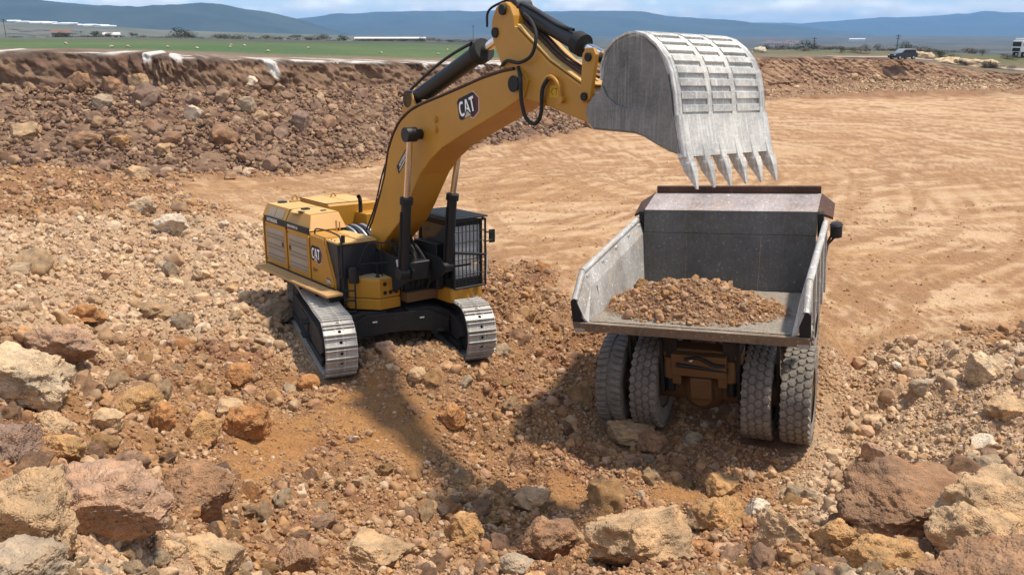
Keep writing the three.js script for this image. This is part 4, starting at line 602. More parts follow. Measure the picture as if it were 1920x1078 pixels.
// ---------------------------------------------------------------- dump truck: x = right, y = up, z = rear
const truck = thing('dump_truck', 'rigid quarry dump truck seen from behind with dirt in its steel body', 'dump truck');
{
  truck.position.set(TRK.x, TRK.y, TRK.z); truck.rotation.set(TRK.pit, -TRK.yaw, TRK.rol, 'YXZ');
  const T = truck, R = 1.12, TW = .69;
  // tyre carcass (lathe about its axle) and tread blocks
  const tyreProfile = [[.62, -.30], [.72, -.325], [.88, -.345], [1.0, -.335], [1.055, -.30], [1.075, -.2], [1.08, 0], [1.075, .2], [1.055, .30], [1.0, .335], [.88, .345], [.72, .325], [.62, .30]];
  const carcass = new THREE.LatheGeometry(tyreProfile.map(([r, x]) => new THREE.Vector2(r, x * .94)), 56).rotateZ(Math.PI / 2);
  const rimG = new THREE.LatheGeometry([[.2, -.1], [.42, -.12], [.56, -.2], [.63, -.3], [.63, .3], [.56, .2], [.42, .12], [.2, .1]].map(([r, x]) => new THREE.Vector2(r, x)), 40).rotateZ(Math.PI / 2);
  const wrap = (poly, th) => { // polygon (across x, along circumference s) raised on the drum
    const n = poly.length, cx = poly.reduce((a, p) => a + p[0], 0) / n, cs = poly.reduce((a, p) => a + p[1], 0) / n, pos = [];
    const P = (x, s, r) => { const a = s / 1.08, e = Math.max(0, Math.abs(x) - .22) ** 2 * .9; return [x * .94, Math.cos(a) * (r - e), Math.sin(a) * (r - e)]; };
    const top = poly.map(([x, s]) => P(cx + (x - cx) * .88, cs + (s - cs) * .88, 1.075 + th)), low = poly.map(([x, s]) => P(x, s, 1.045)), c = P(cx, cs, 1.079 + th);
    for (let i = 0; i < n; i++) { const j = (i + 1) % n; pos.push(...c, ...top[j], ...top[i], ...top[i], ...top[j], ...low[i], ...top[j], ...low[j], ...low[i]); }
    const g = new THREE.BufferGeometry(); g.setAttribute('position', new THREE.Float32BufferAttribute(pos, 3)); g.computeVertexNormals(); return g;
  };
  const hexTread = seed => { const r = rng(seed), g = [], n = 34, st = 2 * Math.PI * 1.08 / n; for (let c = 0; c < 4; c++) for (let k = 0; k < n; k++) { const x = -.255 + c * .17, s = (k + (c % 2) * .5) * st, a = .102, b = st * .46; const j = () => (r() - .5) * .012; g.push(wrap([[x - a * .95 + j(), s], [x - a * .42, s - b + j()], [x + a * .42 + j(), s - b], [x + a * .95, s + j()], [x + a * .42 + j(), s + b], [x - a * .42, s + b + j()]], .038 + r() * .008)); } return boxUV(mergeGeometries(g.map(strip))); };
  const lugTread = () => { const g = [], n = 40, st = 2 * Math.PI * 1.08 / n; for (let k = 0; k < n; k++) for (const sx of [-1, 1]) { const s = (k + (sx > 0 ? .5 : 0)) * st, b = st * .36; g.push(wrap([[sx * .03, s - b - .03], [sx * .2, s - b], [sx * .335, s - b + .02], [sx * .335, s + b + .02], [sx * .2, s + b], [sx * .03, s + b - .03]].map(p => p), .045)); } const m = boxUV(mergeGeometries(g.map(strip))); return m; };
  const hexA = hexTread(3), hexB = hexTread(9), lug = lugTread(); for (const g of [hexA, hexB, lug]) g.userData.keepUV = true;
  const wheel = (x, z, tread, spin, lab) => { const w = mesh('tyre', carcass.clone(), MAT.rubber, T); w.position.set(x, R - .015, z); w.rotation.x = spin; if (lab) w.userData.label = lab; mesh('tread', tread, MAT.rubber, w); mesh('rim', rimG.clone(), MAT.amber, w); return w; };
  wheel(-2.10, 0, lug, .3, 'left outer rear tyre with bar-shaped lugs'); wheel(-1.27, 0, hexA, .7, 'left inner rear tyre with honeycomb tread'); wheel(1.27, 0, hexB, .2, 'right inner rear tyre with honeycomb tread'); wheel(2.10, 0, hexA, 1.1, 'right outer rear tyre with honeycomb tread');
  wheel(-1.85, -4.25, hexA, .5); wheel(1.85, -4.25, hexB, .9);
  // chassis
  mesh('frame_rail', [bx(-.62, -.42, 1.5, 2.05, -5.6, .75, .02)], MAT.amber, T); mesh('frame_rail', [bx(.42, .62, 1.5, 2.05, -5.6, .75, .02)], MAT.amber, T);
  mesh('cross_member', [bx(-.62, .62, 1.75, 2.3, .55, .8, .03), bx(-.95, .95, 2.05, 2.35, .2, .6, .03)], MAT.amber, T);
  mesh('rear_axle', [rod(V(-2.3, R, 0), V(2.3, R, 0), .36, .36, 24), new THREE.SphereGeometry(.62, 24, 18).scale(1, 1, .9).translate(0, R + .05, 0), rod(V(0, R + .05, .3), V(0, R + .05, .62), .36, .26, 20)], MAT.amber, T);
  mesh('front_axle', rod(V(-1.7, R, -4.25), V(1.7, R, -4.25), .2), MAT.frame, T);
  for (const sx of [-1, 1]) { const s = mesh('suspension_cylinder', [rod(V(sx * .68, 1.62, .58), V(sx * .68, 2.12, .52), .17, .17, 22)], MAT.amber, T); mesh('suspension_rod', rod(V(sx * .70, 1.25, .6), V(sx * .68, 1.65, .58), .11), MAT.black, s); mesh('top_eye', [rod(V(sx * .68, 2.1, .52), V(sx * .66, 2.5, .5), .13), bx(sx * .68 - .16, sx * .68 + .16, 2.25, 2.6, .4, .62, .02)], MAT.frame, s); }
  mesh('control_rod', [rod(V(-.5, 2.05, .82), V(.65, 1.95, .75), .05), hose([[-.3, 2.2, .82], [0, 2.28, .85], [.35, 2.12, .84], [.6, 2.1, .8]], .04)], MAT.black, T);
  mesh('marker_lamp', new THREE.CylinderGeometry(.045, .045, .03, 16).rotateX(Math.PI / 2).translate(-.16, 2.2, .815), MAT.white, T);
  mesh('differential_cover', [box(.5, .55, .12, .02, 1.4, .66, .05)], MAT.amber, T);
  for (const sx of [-1, 1]) mesh('rock_ejector', [bx(sx * 1.685 - .035, sx * 1.685 + .035, .55, 2.9, .35, .42, .01), bx(sx * 1.685 - .06, sx * 1.685 + .06, 2.5, 2.9, .2, .42, .01)], MAT.black, T);
  for (const sx of [-1, 1]) mesh('mud_guard', bx(sx > 0 ? .83 : -.9, sx > 0 ? .9 : -.83, 1.2, 2.6, -.6, .7, .01), MAT.matteblack, T);
  // front end, mostly hidden by the body
  mesh('engine_cover', [bx(-.9, .9, 1.6, 2.9, -6.3, -4.4, .08)], MAT.yellow, T);
  const cabT = mesh('cab', [bx(-2.0, -.3, 2.5, 2.7, -5.7, -4.0, .03), bx(-2.0, -.3, 3.9, 4.0, -5.7, -4.0, .03), bx(-2.0, -1.9, 2.6, 3.95, -4.1, -4.0), bx(-.4, -.3, 2.6, 3.95, -4.1, -4.0), bx(-2.0, -1.9, 2.6, 3.95, -5.7, -5.6), bx(-.4, -.3, 2.6, 3.95, -5.7, -5.6), bx(-1.95, -.35, 2.65, 3.2, -4.08, -4.02)], MAT.yellow, T);
  mesh('cab_window', [bx(-1.9, -.4, 3.2, 3.9, -4.06, -4.04, 0), bx(-1.9, -.4, 2.9, 3.9, -5.66, -5.64, 0)], MAT.glass, cabT);
  mesh('bumper', bx(-2.1, 2.1, 1.0, 1.5, -6.6, -6.3, .05), MAT.matteblack, T);
  mesh('platform', bx(-2.3, 2.3, 2.35, 2.45, -6.3, -4.0, .02), MAT.matteblack, T);
  mesh('mirror_arm', [rod(V(2.3, 3.0, -4.4), V(2.65, 3.5, -4.2), .03), rod(V(2.3, 3.0, -4.3), V(2.62, 4.0, -3.4), .03)], MAT.black, T);
  mesh('air_cleaner', [rod(V(2.62, 3.75, -3.2), V(2.62, 4.05, -3.2), .14, .14, 20), rod(V(2.62, 4.05, -3.2), V(2.62, 4.1, -3.2), .16, .12, 20)], MAT.black, T);

  // ---- dump body
  const B = part('dump_body', T);
  const flo = (z) => mix(2.42, 3.52, (z + 2.62) / 4.52); // floor height, rising to the tail
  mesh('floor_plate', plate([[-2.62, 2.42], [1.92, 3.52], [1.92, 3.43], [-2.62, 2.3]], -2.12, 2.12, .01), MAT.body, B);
  const q3 = (a, b, c, d) => [a, b, c, a, c, d]; // quads as thick slabs
  const hull = (lo, hi) => { // two matching loops of points -> closed solid
    const n = lo.length, pos = []; const put = (...p) => p.forEach(v => pos.push(v[0], v[1], v[2])); const fan = (L, f) => { for (let i = 1; i < n - 1; i++) f ? put(L[0], L[i], L[i + 1]) : put(L[0], L[i + 1], L[i]); };
    fan(hi, true); fan(lo, false); for (let i = 0; i < n; i++) { const j = (i + 1) % n; put(lo[i], lo[j], hi[j], lo[i], hi[j], hi[i]); }
    const g = new THREE.BufferGeometry(); g.setAttribute('position', new THREE.Float32BufferAttribute(pos, 3)); g.computeVertexNormals(); return g;
  };
  for (const s of [-1, 1]) {
    const X0 = s * 2.10, X1 = s * 2.20, X2 = s * 2.33; // floor edge, crease, top
    const zs = [1.92, 1.3, .4, -.6, -1.6, -2.62, -3.3];
    const top = z => z > 1.3 ? mix(4.44, 4.02, (z - 1.3) / .62) : mix(4.44, 4.06, (1.3 - z) / 4.6);
    const crease = z => z > 1.3 ? mix(top(z) - .36, flo(1.92) + .1, (z - 1.3) / .62) : top(z) - .36;
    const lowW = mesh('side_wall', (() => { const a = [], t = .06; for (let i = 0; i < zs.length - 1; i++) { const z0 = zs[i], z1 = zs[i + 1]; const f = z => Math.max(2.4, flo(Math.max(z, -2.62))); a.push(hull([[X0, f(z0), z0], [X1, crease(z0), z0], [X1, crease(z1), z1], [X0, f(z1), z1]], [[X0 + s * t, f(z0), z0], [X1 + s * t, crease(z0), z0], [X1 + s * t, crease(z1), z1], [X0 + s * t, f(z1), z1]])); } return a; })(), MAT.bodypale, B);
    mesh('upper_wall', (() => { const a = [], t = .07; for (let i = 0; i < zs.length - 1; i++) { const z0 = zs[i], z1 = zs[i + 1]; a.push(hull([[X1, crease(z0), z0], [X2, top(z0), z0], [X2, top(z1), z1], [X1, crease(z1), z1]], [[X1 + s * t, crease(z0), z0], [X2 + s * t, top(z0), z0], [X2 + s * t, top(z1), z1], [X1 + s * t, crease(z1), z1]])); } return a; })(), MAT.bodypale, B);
    mesh('top_rail', (() => { const a = []; for (let i = 0; i < zs.length - 1; i++) a.push(rod(V(X2 + s * .04, top(zs[i]) + .01, zs[i]), V(X2 + s * .04, top(zs[i + 1]) + .01, zs[i + 1]), .075, .075, 10)); return a; })(), MAT.bodypale, B);
    mesh('corner_post', [hull([[s * 2.26, 3.45, 1.94], [s * 2.46, 3.45, 1.94], [s * 2.46, 4.02, 1.96], [s * 2.36, 4.08, 1.96], [s * 2.24, 3.75, 1.95]], [[s * 2.26, 3.45, 1.78], [s * 2.46, 3.45, 1.78], [s * 2.46, 4.02, 1.8], [s * 2.36, 4.08, 1.8], [s * 2.24, 3.75, 1.79]])], MAT.matteblack, B);
    for (const z of [1.2, .1, -1.0, -2.1, -3.1]) mesh('rib', plate([[z - .09, Math.max(2.3, flo(Math.max(-2.62, z)) - .1)], [z + .09, Math.max(2.3, flo(Math.max(-2.62, z)) - .1)], [z + .09, top(z) - .08], [z - .09, top(z) - .08]], s > 0 ? 2.27 : -2.42, s > 0 ? 2.42 : -2.27, .01), MAT.bodypale, B);
    mesh('side_rail', [bx(s > 0 ? 2.2 : -2.44, s > 0 ? 2.44 : -2.2, 3.28, 3.46, 1.2, 1.95, .02), bx(s > 0 ? 2.12 : -2.3, s > 0 ? 2.3 : -2.12, 2.15, 2.4, -3.2, -1.8, .02)], MAT.bodypale, B);
  }
  // weld seam on the left wall, headboard plates
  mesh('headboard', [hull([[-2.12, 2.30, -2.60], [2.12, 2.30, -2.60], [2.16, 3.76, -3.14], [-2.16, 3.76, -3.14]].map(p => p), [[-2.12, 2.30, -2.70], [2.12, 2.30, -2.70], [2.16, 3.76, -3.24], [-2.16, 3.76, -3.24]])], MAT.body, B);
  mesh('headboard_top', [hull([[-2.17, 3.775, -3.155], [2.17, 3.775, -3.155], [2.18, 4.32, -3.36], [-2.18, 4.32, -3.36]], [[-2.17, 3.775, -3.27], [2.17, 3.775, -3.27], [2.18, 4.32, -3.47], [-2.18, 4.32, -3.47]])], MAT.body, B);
  mesh('weld_seam', [rod(V(.82, 2.35, -2.61), V(.86, 3.75, -3.13), .009), rod(V(-1.02, 2.35, -2.61), V(-1.03, 3.75, -3.13), .006), rod(V(-2.16, 3.6, .95), V(-2.18, 3.98, .95), .012)], MAT.liplate, B);
  mesh('canopy', [hull([[-2.18, 4.325, -3.36], [2.18, 4.325, -3.36], [2.18, 4.40, -4.60], [-2.18, 4.40, -4.60]], [[-2.18, 4.25, -3.36], [2.18, 4.25, -3.36], [2.18, 4.32, -4.60], [-2.18, 4.32, -4.60]])], S(.62, .53, .50, { roughness: .7, map: steelMap }), B);
  for (const s of [-1, 1]) { mesh('canopy_wing', [hull([[s * 2.18, 4.34, -3.34], [s * 2.52, 4.12, -3.55], [s * 2.52, 4.24, -4.3], [s * 2.18, 4.41, -4.62]], [[s * 2.18, 4.26, -3.34], [s * 2.52, 4.06, -3.55], [s * 2.52, 4.18, -4.3], [s * 2.18, 4.33, -4.62]])], MAT.rust, B); mesh('wing_bracket', bx(s > 0 ? 2.18 : -2.32, s > 0 ? 2.32 : -2.18, 3.7, 4.3, -3.5, -3.28, .01), MAT.matteblack, B); }
  mesh('canopy_rim', [bx(-2.14, 2.16, 4.36, 4.58, -4.72, -4.62, .008)], MAT.rust, B);
  mesh('tail_lip', [hull([[-2.45, 3.30, 1.93], [2.45, 3.30, 1.93], [2.45, 3.53, 1.99], [-2.45, 3.53, 1.99]], [[-2.45, 3.30, 1.7], [2.45, 3.30, 1.7], [2.45, 3.50, 1.7], [-2.45, 3.50, 1.7]])], MAT.liplate, B);
  mesh('underfloor_beam', [-1.3, -.45, .45, 1.3].map(x => plate([[-2.6, 2.1], [1.6, 3.2], [1.7, 3.4], [-2.6, 2.3]], x - .1, x + .1, .01)), MAT.liplate, B);

  // the load: a heap of dirt and stones lying in the body
  const heap = (x, z) => { const d = Math.hypot((x + .18) / 1.75, (z - .05) / 1.45); const f = flo(clamp(z, -2.62, 1.9)); let h = .78 * Math.exp(-d * d * 1.15) + .10 * Math.exp(-((x + 1.5) ** 2 + (z - .2) ** 2)) ; h += .05 * fbm(x * 2, z * 2, 3, 3) + .03 * fbm(x * 7, z * 7, 5, 2) - .07 - .12 * sstep(1.05, 1.5, d); if (z > 1.5) h -= (z - 1.5) * .35; h = Math.max(h, .035 + .02 * fbm(x * 3, z * 3, 9, 2)); if (z > 1.5) h = Math.min(h, .1 * (1.9 - z) / .4 + .012); return f + h; };
  const NX = 110, NZ = 110; const hm = gridMesh('dirt_load', NX, NZ, (i, j) => { const x = mix(-2.09, 2.09, i / (NX - 1)), z = mix(1.86, -2.55, j / (NZ - 1)); const n = fbm(x * 1.5, z * 1.5, 60, 3); const th = heap(x, z) - flo(clamp(z, -2.62, 1.9)); return [x, heap(x, z), z, mixc(C(.40, .345, .28), mixc(C(.36, .20, .105), C(.27, .145, .08), sstep(-.3, .4, n)), sstep(.05, .11, th + .03 * n))]; }, MAT.ground, .5);
  hm.userData.kind = 'stuff'; tag(hm, 'heap of orange brown dirt and stones inside the dump truck body', 'dirt heap'); hm.applyMatrix4(trkM);
  globalThis.loadHeap = heap;
}
console.log('truck built');
// ---------------------------------------------------------------- rocks
function rockGeo(seed, detail, o = {}) {
  const { rough = .16, cuts = 5, fine = .05, colour = true } = o, r = rng(seed * 97 + 13);
  const planes = Array.from({ length: cuts }, () => { const z = r() * 2 - 1, a = r() * 6.283, s = Math.sqrt(1 - z * z); return [s * Math.cos(a), z, s * Math.sin(a), .55 + r() * .3]; });
  let g = new THREE.IcosahedronGeometry(1, detail); g.deleteAttribute('uv'); g.deleteAttribute('normal'); g = mergeVertices(g, 1e-4);
  const p = g.attributes.position, col = new Float32Array(p.count * 3), so = seed * 11.3;
  for (let i = 0; i < p.count; i++) {
    let x = p.getX(i), y = p.getY(i), z = p.getZ(i); const l = Math.hypot(x, y, z); x /= l; y /= l; z /= l;
    const m = 1 + rough * 1.3 * fbm(x * 1.3 + so, y * 1.3, z * 1.3, 2); let X = x * m, Y = y * m, Z = z * m;
    for (const [a, b, c, d] of planes) { const t = X * a + Y * b + Z * c - d; if (t > 0) { X -= a * t * .95; Y -= b * t * .95; Z -= c * t * .95; } }
    const f = detail > 4 ? rough * .45 * fbm(X * 3 + so, Y * 3, Z * 3, 3) + fine * (Math.abs(fbm(X * 7 + so, Y * 7, Z * 7, 3)) * -1.2 + .35) + (detail > 11 ? fine * .55 * fbm(X * 18, Y * 18 + so, Z * 18, 2) : 0) : rough * .4 * fbm(X * 2.5 + so, Y * 2.5, Z * 2.5, 2);
    const k = 1 + f; p.setXYZ(i, X * k, Y * k, Z * k);
    const n = fbm(X * 1.6 + so, Y * 2.2, Z * 1.6, 4), q = fbm(X * 6, Y * 6 + so, Z * 6, 3), v = 1 + .34 * n + .22 * q; col.set([v, v * (1 - .06 * n), v * (1 - .14 * n)], i * 3);
  }
  g.computeVertexNormals(); if (colour) g.setAttribute('color', new THREE.BufferAttribute(col, 3));
  g = boxUVKeep(g); if (o.flat) g.computeVertexNormals(); return g;
}
function boxUVKeep(g) { const q = boxUV(g); q.userData.keepUV = true; return q; }
const TINT = { pale: [.54, .40, .255], ochre: [.42, .24, .10], orange: [.40, .19, .07], brown: [.29, .165, .09], grey: [.35, .265, .18], mauve: [.24, .155, .11], white: [.61, .50, .375], tan: [.46, .305, .17], pink: [.42, .26, .165] };
const tintMats = {};
const rockMat = (k) => tintMats[k] || (tintMats[k] = (() => { const m = MAT.rock.clone(); m.color = new THREE.Color().setRGB(...TINT[k]).multiplyScalar(1.08); return m; })());
// hand-placed boulders: photo x, y of centre, width, height, tint, kind, label
const HERO = [
  [42, 690, 165, 118, 'pale', 0, 'big pale tan boulder overhanging a dark gap at the left edge'],
  [118, 640, 112, 82, 'pink', 0, 'pinkish tan boulder just behind the big overhanging boulder on the left'],
  [258, 746, 84, 64, 'ochre', 1, 'rounded ochre boulder at the left end of a row of boulders'],
  [308, 774, 42, 52, 'orange', 1, 'small upright orange boulder between two larger ochre boulders'],
  [378, 797, 62, 56, 'ochre', 1, 'cracked ochre boulder in the middle of the left boulder row'],
  [472, 786, 92, 80, 'orange', 0, 'large tilted orange boulder at the right end of the left boulder row'],
  [430, 764, 52, 46, 'tan', 1, 'tan round boulder behind the cracked and the tilted boulder'],
  [450, 700, 46, 42, 'orange', 1, 'lone orange boulder uphill of the left boulder row'],
  [577, 712, 42, 34, 'orange', 2, 'round orange stone just in front of the right crawler track'],
  [782, 701, 32, 32, 'tan', 2, 'smooth ball-shaped cobble in front of the gap between the tracks'],
  [722, 650, 34, 30, 'pink', 1, 'pinkish stone on the pile pushed up between the tracks'],
  [120, 836, 82, 52, 'ochre', 0, 'ochre lump below the dark gap on the left'],
  [205, 782, 52, 42, 'tan', 0, 'lumpy tan stone left of the ochre boulder row'],
  [100, 790, 60, 46, 'tan', 0, 'broken tan stone under the overhanging left boulder'],
  [30, 838, 100, 105, 'mauve', 0, 'dark mauve brown chunk at the left edge'],
  [205, 935, 230, 128, 'pink', 0, 'wide pinkish brown ledge block in the lower left'],
  [52, 940, 240, 190, 'tan', 0, 'pale slanting slab in the lower left corner'],
  [40, 1062, 190, 120, 'grey', 0, 'grey knobbly rock at the very bottom left corner'],
  [370, 915, 120, 110, 'brown', 0, 'dark crumbly ledge beside the smooth sandy scar'],
  [322, 1026, 42, 36, 'tan', 2, 'round stone below the wide pinkish brown ledge'],
  [400, 1036, 140, 72, 'tan', 0, 'pale lumpy block at the bottom edge left of centre'],
  [560, 1040, 70, 70, 'brown', 0, 'crumbly brown block at the bottom below the sandy scar'],
  [690, 1035, 150, 66, 'tan', 0, 'broad pale rock at the bottom edge near the centre'],
  [1000, 934, 66, 60, 'tan', 0, 'knobbly tan boulder in the hollow at bottom centre'],
  [1030, 1006, 104, 86, 'brown', 0, 'angular brown boulder below the knobbly tan one'],
  [974, 855, 42, 46, 'brown', 0, 'flat-faced brown stone in the hollow left of the truck'],
  [872, 984, 58, 62, 'ochre', 0, 'ochre clod left of the knobbly tan boulder'],
  [852, 776, 48, 46, 'orange', 0, 'orange clod on the sandy slope below the excavator'],
  [970, 1055, 56, 36, 'grey', 1, 'grey brown stone at the bottom edge under the angular brown boulder'],
  [1208, 1000, 180, 130, 'tan', 0, 'large lumpy tan boulder at the bottom right of centre'],
  [1352, 968, 84, 78, 'ochre', 0, 'ochre boulder right of the large lumpy tan boulder'],
  [1345, 908, 62, 52, 'ochre', 0, 'rounded ochre stone below the gap between the rear tyres'],
  [1418, 950, 44, 46, 'white', 0, 'whitish chunk leaning on the ochre boulder'],
  [1185, 806, 92, 56, 'tan', 0, 'tan rock against the left rear tyres'],
  [1222, 828, 60, 48, 'brown', 0, 'brown rock right in front of the left inner tyre'],
  [1298, 818, 38, 26, 'grey', 1, 'small grey stone under the truck between the tyres'],
  [1470, 1002, 96, 92, 'tan', 0, 'lumpy tan boulder in the lower right group'],
  [1562, 1000, 72, 62, 'ochre', 0, 'ochre boulder left of the big brown block'],
  [1700, 930, 220, 128, 'brown', 0, 'big brown block with a shaded face in the lower right'],
  [1848, 935, 200, 124, 'tan', 0, 'pale broad block behind the right corner rocks'],
  [1652, 1040, 150, 90, 'ochre', 0, 'knobbly ochre boulder at the bottom right'],
  [1822, 1002, 140, 120, 'tan', 0, 'rough knobbly boulder with a pale cobble, lower right'],
  [1880, 1075, 240, 150, 'brown', 0, 'massive brown rock filling the bottom right corner'],
  [1372, 1036, 72, 36, 'pink', 2, 'smooth pinkish flat stone at the bottom edge'],
  [1645, 846, 50, 44, 'pink', 0, 'pinkish brown clod right of the outer rear tyre'],
  [1842, 688, 72, 62, 'pale', 0, 'pale broken boulder on the right-hand rubble pile'],
  [1888, 758, 66, 46, 'tan', 0, 'yellowish rock low on the right-hand rubble pile'],
  [1845, 828, 52, 36, 'white', 1, 'cream stone at the foot of the right-hand pile'],
  [1725, 722, 34, 30, 'grey', 2, 'round grey stone on the ground right of the truck'],
  [1680, 684, 18, 14, 'white', 2, 'small white stone right of the truck'],
  [326, 412, 58, 46, 'white', 0, 'whitish boulder at the yard end of the left rubble heap'],
  [268, 384, 48, 44, 'pale', 0, 'pale boulder behind the whitish boulder on the left heap'],
  [520, 580, 66, 46, 'grey', 0, 'shaded grey boulder beside the right crawler track'],
  [158, 586, 62, 40, 'orange', 0, 'orange brown boulder low on the left rubble heap'],
  [178, 320, 36, 26, 'brown', 0, 'brown boulder at the foot of the left bank'],
  [256, 322, 46, 32, 'tan', 0, 'tan boulder at the foot of the left bank'],
  [431, 328, 26, 16, 'brown', 0, 'lone brown stone lying on the yard by the left bank'],
];
const rockSpots = []; // centre, radius: the scatter keeps clear of these
const heroRock = ([px, py, w, h, tint, kind, label], i) => {
  const g = onGround(px, py + h * .42), d = Math.hypot(g.x, g.y - CAMH, g.z), k = d / F * (Math.hypot(px - 960, py - 539, F) / F) ** -1 * 1.0 / 1;
  const sx = w / 2 * d / Math.hypot(px - 960, py - 539, F) * 1.12, sy = h / 2 * d / Math.hypot(px - 960, py - 539, F) * 1.12;
  const geo = rockGeo(200 + i, w > 70 ? 22 : 14, kind === 2 ? { rough: .12, cuts: 3, fine: .03 } : kind === 1 ? { rough: .16, cuts: 4, fine: .05 } : { rough: .24, cuts: 7, fine: .085 });
  geo.scale(sx, sy, (sx + sy) / 2); boxUVKeep(geo);
  const m = mesh('boulder', geo, rockMat(tint)); const u = V(g.x, g.y - CAMH, g.z).normalize();
  m.position.set(g.x + u.x * sy * .3, g.y + sy * .42, g.z + u.z * sy * .3); m.rotation.y = (i * 1.7) % .5 - .25;
  tag(m, label, 'boulder'); rockSpots.push([m.position.x, m.position.z, Math.max(sx, sy) * .8]); return m;
};
HERO.forEach(heroRock);
{ // on the talus of the left bank: found by ray against the bank's own slope
  const onBank = (px, py) => { let best = null, bd = 1e9; for (let i = 0; i <= BANKN; i += 3) for (let t = 0; t <= 40; t++) { const q = bankPoint(i, t / 40), v = V(q.x, q.y - CAMH, q.z), c = Math.cos(PITCH), s = Math.sin(PITCH), dz = -v.z * c - v.y * s; if (dz < 1) continue; const u = 960 + F * v.x / dz, w = 539 - F * (v.y * c - v.z * s) / dz, e = Math.hypot(u - px, w - py); if (e < bd) { bd = e; best = q; } } return best; };
  [[368, 222, 32, 36, 'white', 0, 'upright cream slab on the slope below the left bank'], [281, 176, 36, 16, 'pale', 0, 'flat pale slab high on the slope below the left bank'], [422, 262, 42, 46, 'brown', 0, 'big round-shouldered brown boulder on the slope below the left bank'], [150, 270, 62, 34, 'brown', 0, 'long brown boulder across the slope below the left bank'], [255, 152, 30, 32, 'tan', 0, 'tan boulder close under the top of the left bank'], [474, 158, 24, 26, 'white', 0, 'whitish block close under the top of the left bank'], [155, 170, 36, 42, 'brown', 0, 'tall brown block high on the left slope'], [462, 205, 40, 34, 'grey', 0, 'grey boulder on the slope behind the excavator boom'], [230, 265, 36, 24, 'ochre', 0, 'ochre boulder midway down the left slope'], [490, 226, 26, 26, 'tan', 1, 'tan boulder right of the grey one on the slope'], [200, 200, 34, 30, 'grey', 0, 'grey crumbling block high on the left slope'], [45, 255, 60, 36, 'tan', 0, 'tan boulder low on the slope at the left edge'], [300, 285, 34, 24, 'tan', 1, 'tan stone low on the slope under the cream slab']].forEach(([px, py, w, h, tint, kind, label], i) => {
    const q = onBank(px, py), d = Math.hypot(q.x, q.y - CAMH, q.z) / Math.hypot(px - 960, py - 539, F), geo = rockGeo(400 + i, 12, { rough: .22, cuts: 8, fine: .05 }); const sx = w / 2 * d * 1.15, sy = h / 2 * d * 1.15; geo.scale(sx, sy, (sx + sy) / 2); boxUVKeep(geo);
    const m = mesh('boulder', geo, rockMat(tint)); m.position.set(q.x, q.y + sy * .25, q.z); tag(m, label, 'boulder');
  });
}
console.log('boulders built');
// scattered rocks: listed first; the largest in view become objects, the rest one mass per place
const clear = (x, z, r) => { // true where a stone may lie
  const [a, f] = inExc(x, z); if (Math.abs(Math.abs(a) - 1.755) < .42 + r && f > -3.3 && f < 3.02 + r * .9) return false; if (r > .1 && Math.abs(a) < 1.4 && Math.abs(f) < 2.6 && r > .16) return false;
  const p = inTrk(x, trkGround(x, z), z); if (p.z > -.62 - r && p.z < .62 + r && Math.abs(Math.abs(p.x) - 1.685) < .8 + r) return false; if (p.z > -5 - r && p.z < -3.6 + r && Math.abs(Math.abs(p.x) - 1.85) < .4 + r) return false;
  if (r > .12) for (const [u, v, w] of rockSpots) if ((u - x) ** 2 + (v - z) ** 2 < (w + r * .55) ** 2) return false;
  return true;
};
const list = []; const rr = rng(4242);
// stones wear the soil they lie in, with a share of their own tint
const pick = (x, z, place) => { const u = rr(), v = .78 + rr() * .5, p = paleAt(x, z); let own, base, k;
  if (place === 'bank') { base = mixc(C(.27, .165, .10), C(.18, .10, .062), rr()); own = u < .4 ? TINT.mauve : u < .7 ? TINT.brown : u < .88 ? TINT.tan : TINT.pale; k = .4; }
  else if (place === 'foot') { base = mixc(C(.42, .27, .16), PALE, rr()); own = u < .6 ? TINT.pale : TINT.tan; k = .6; }
  else { const ym = yardMask(x, z); base = soilColour(x, z, ym, 0); own = u < .16 + .3 * p ? TINT.pale : u < .22 + .4 * p ? TINT.white : u < .5 ? TINT.tan : u < .72 ? TINT.ochre : u < .86 ? TINT.brown : TINT.pink; k = (.25 + .45 * rr()) * (1 - .8 * ym); }
  const c = mixc(base, own, k); return [c[0] * v, c[1] * v, c[2] * v]; };
const CLASSES = [[.017, 19, .30], [.028, 30, .38], [.048, 50, .40], [.085, 60, .34], [.15, 60, .22], [.26, 60, .08], [.42, 60, .02]];
for (const [r0, dm, cov] of CLASSES) {
  const n = Math.round(cov / (Math.PI * r0 * r0) * .72 * dm * dm);
  for (let k = 0; k < n; k++) {
    const d = Math.sqrt(rr()) * dm, th = (rr() * 2 - 1) * .72, q = rr(), r = r0 * (.7 + rr() * .75); if (d < (r0 > .2 ? 8 : r0 > .1 ? 6.2 : 4.6)) continue;
    const x = Math.sin(th) * d, z = -Math.cos(th) * d; if (q > 1) continue;
    const y = yardMask(x, z); let pr = 1 - y; if (y > .5) pr = r0 < .02 ? .05 : r0 < .04 ? .09 : r0 < .07 ? .03 : r0 < .12 ? .003 : 0; else if (d < 40) { const s = sandMask(x, z); pr *= 1 - s * (r0 > .04 ? .95 : .8); }
    if (th < -.12 && d > 17 && d < 45) pr *= r0 > .09 ? 1.3 : 1; if (r0 > .2 && d < 20 && Math.abs(th) < .42) pr *= r0 > .4 ? 0 : .25;
    pr *= clamp(.62 + .9 * fbm(x * .7, z * .7, 70 + r0 * 30, 2), .12, 1);
    if (q > pr || !clear(x, z, r)) continue;
    list.push({ x, y: gh(x, z) + r * .08, z, r, c: pick(x, z), place: 'pit', d });
  }
}
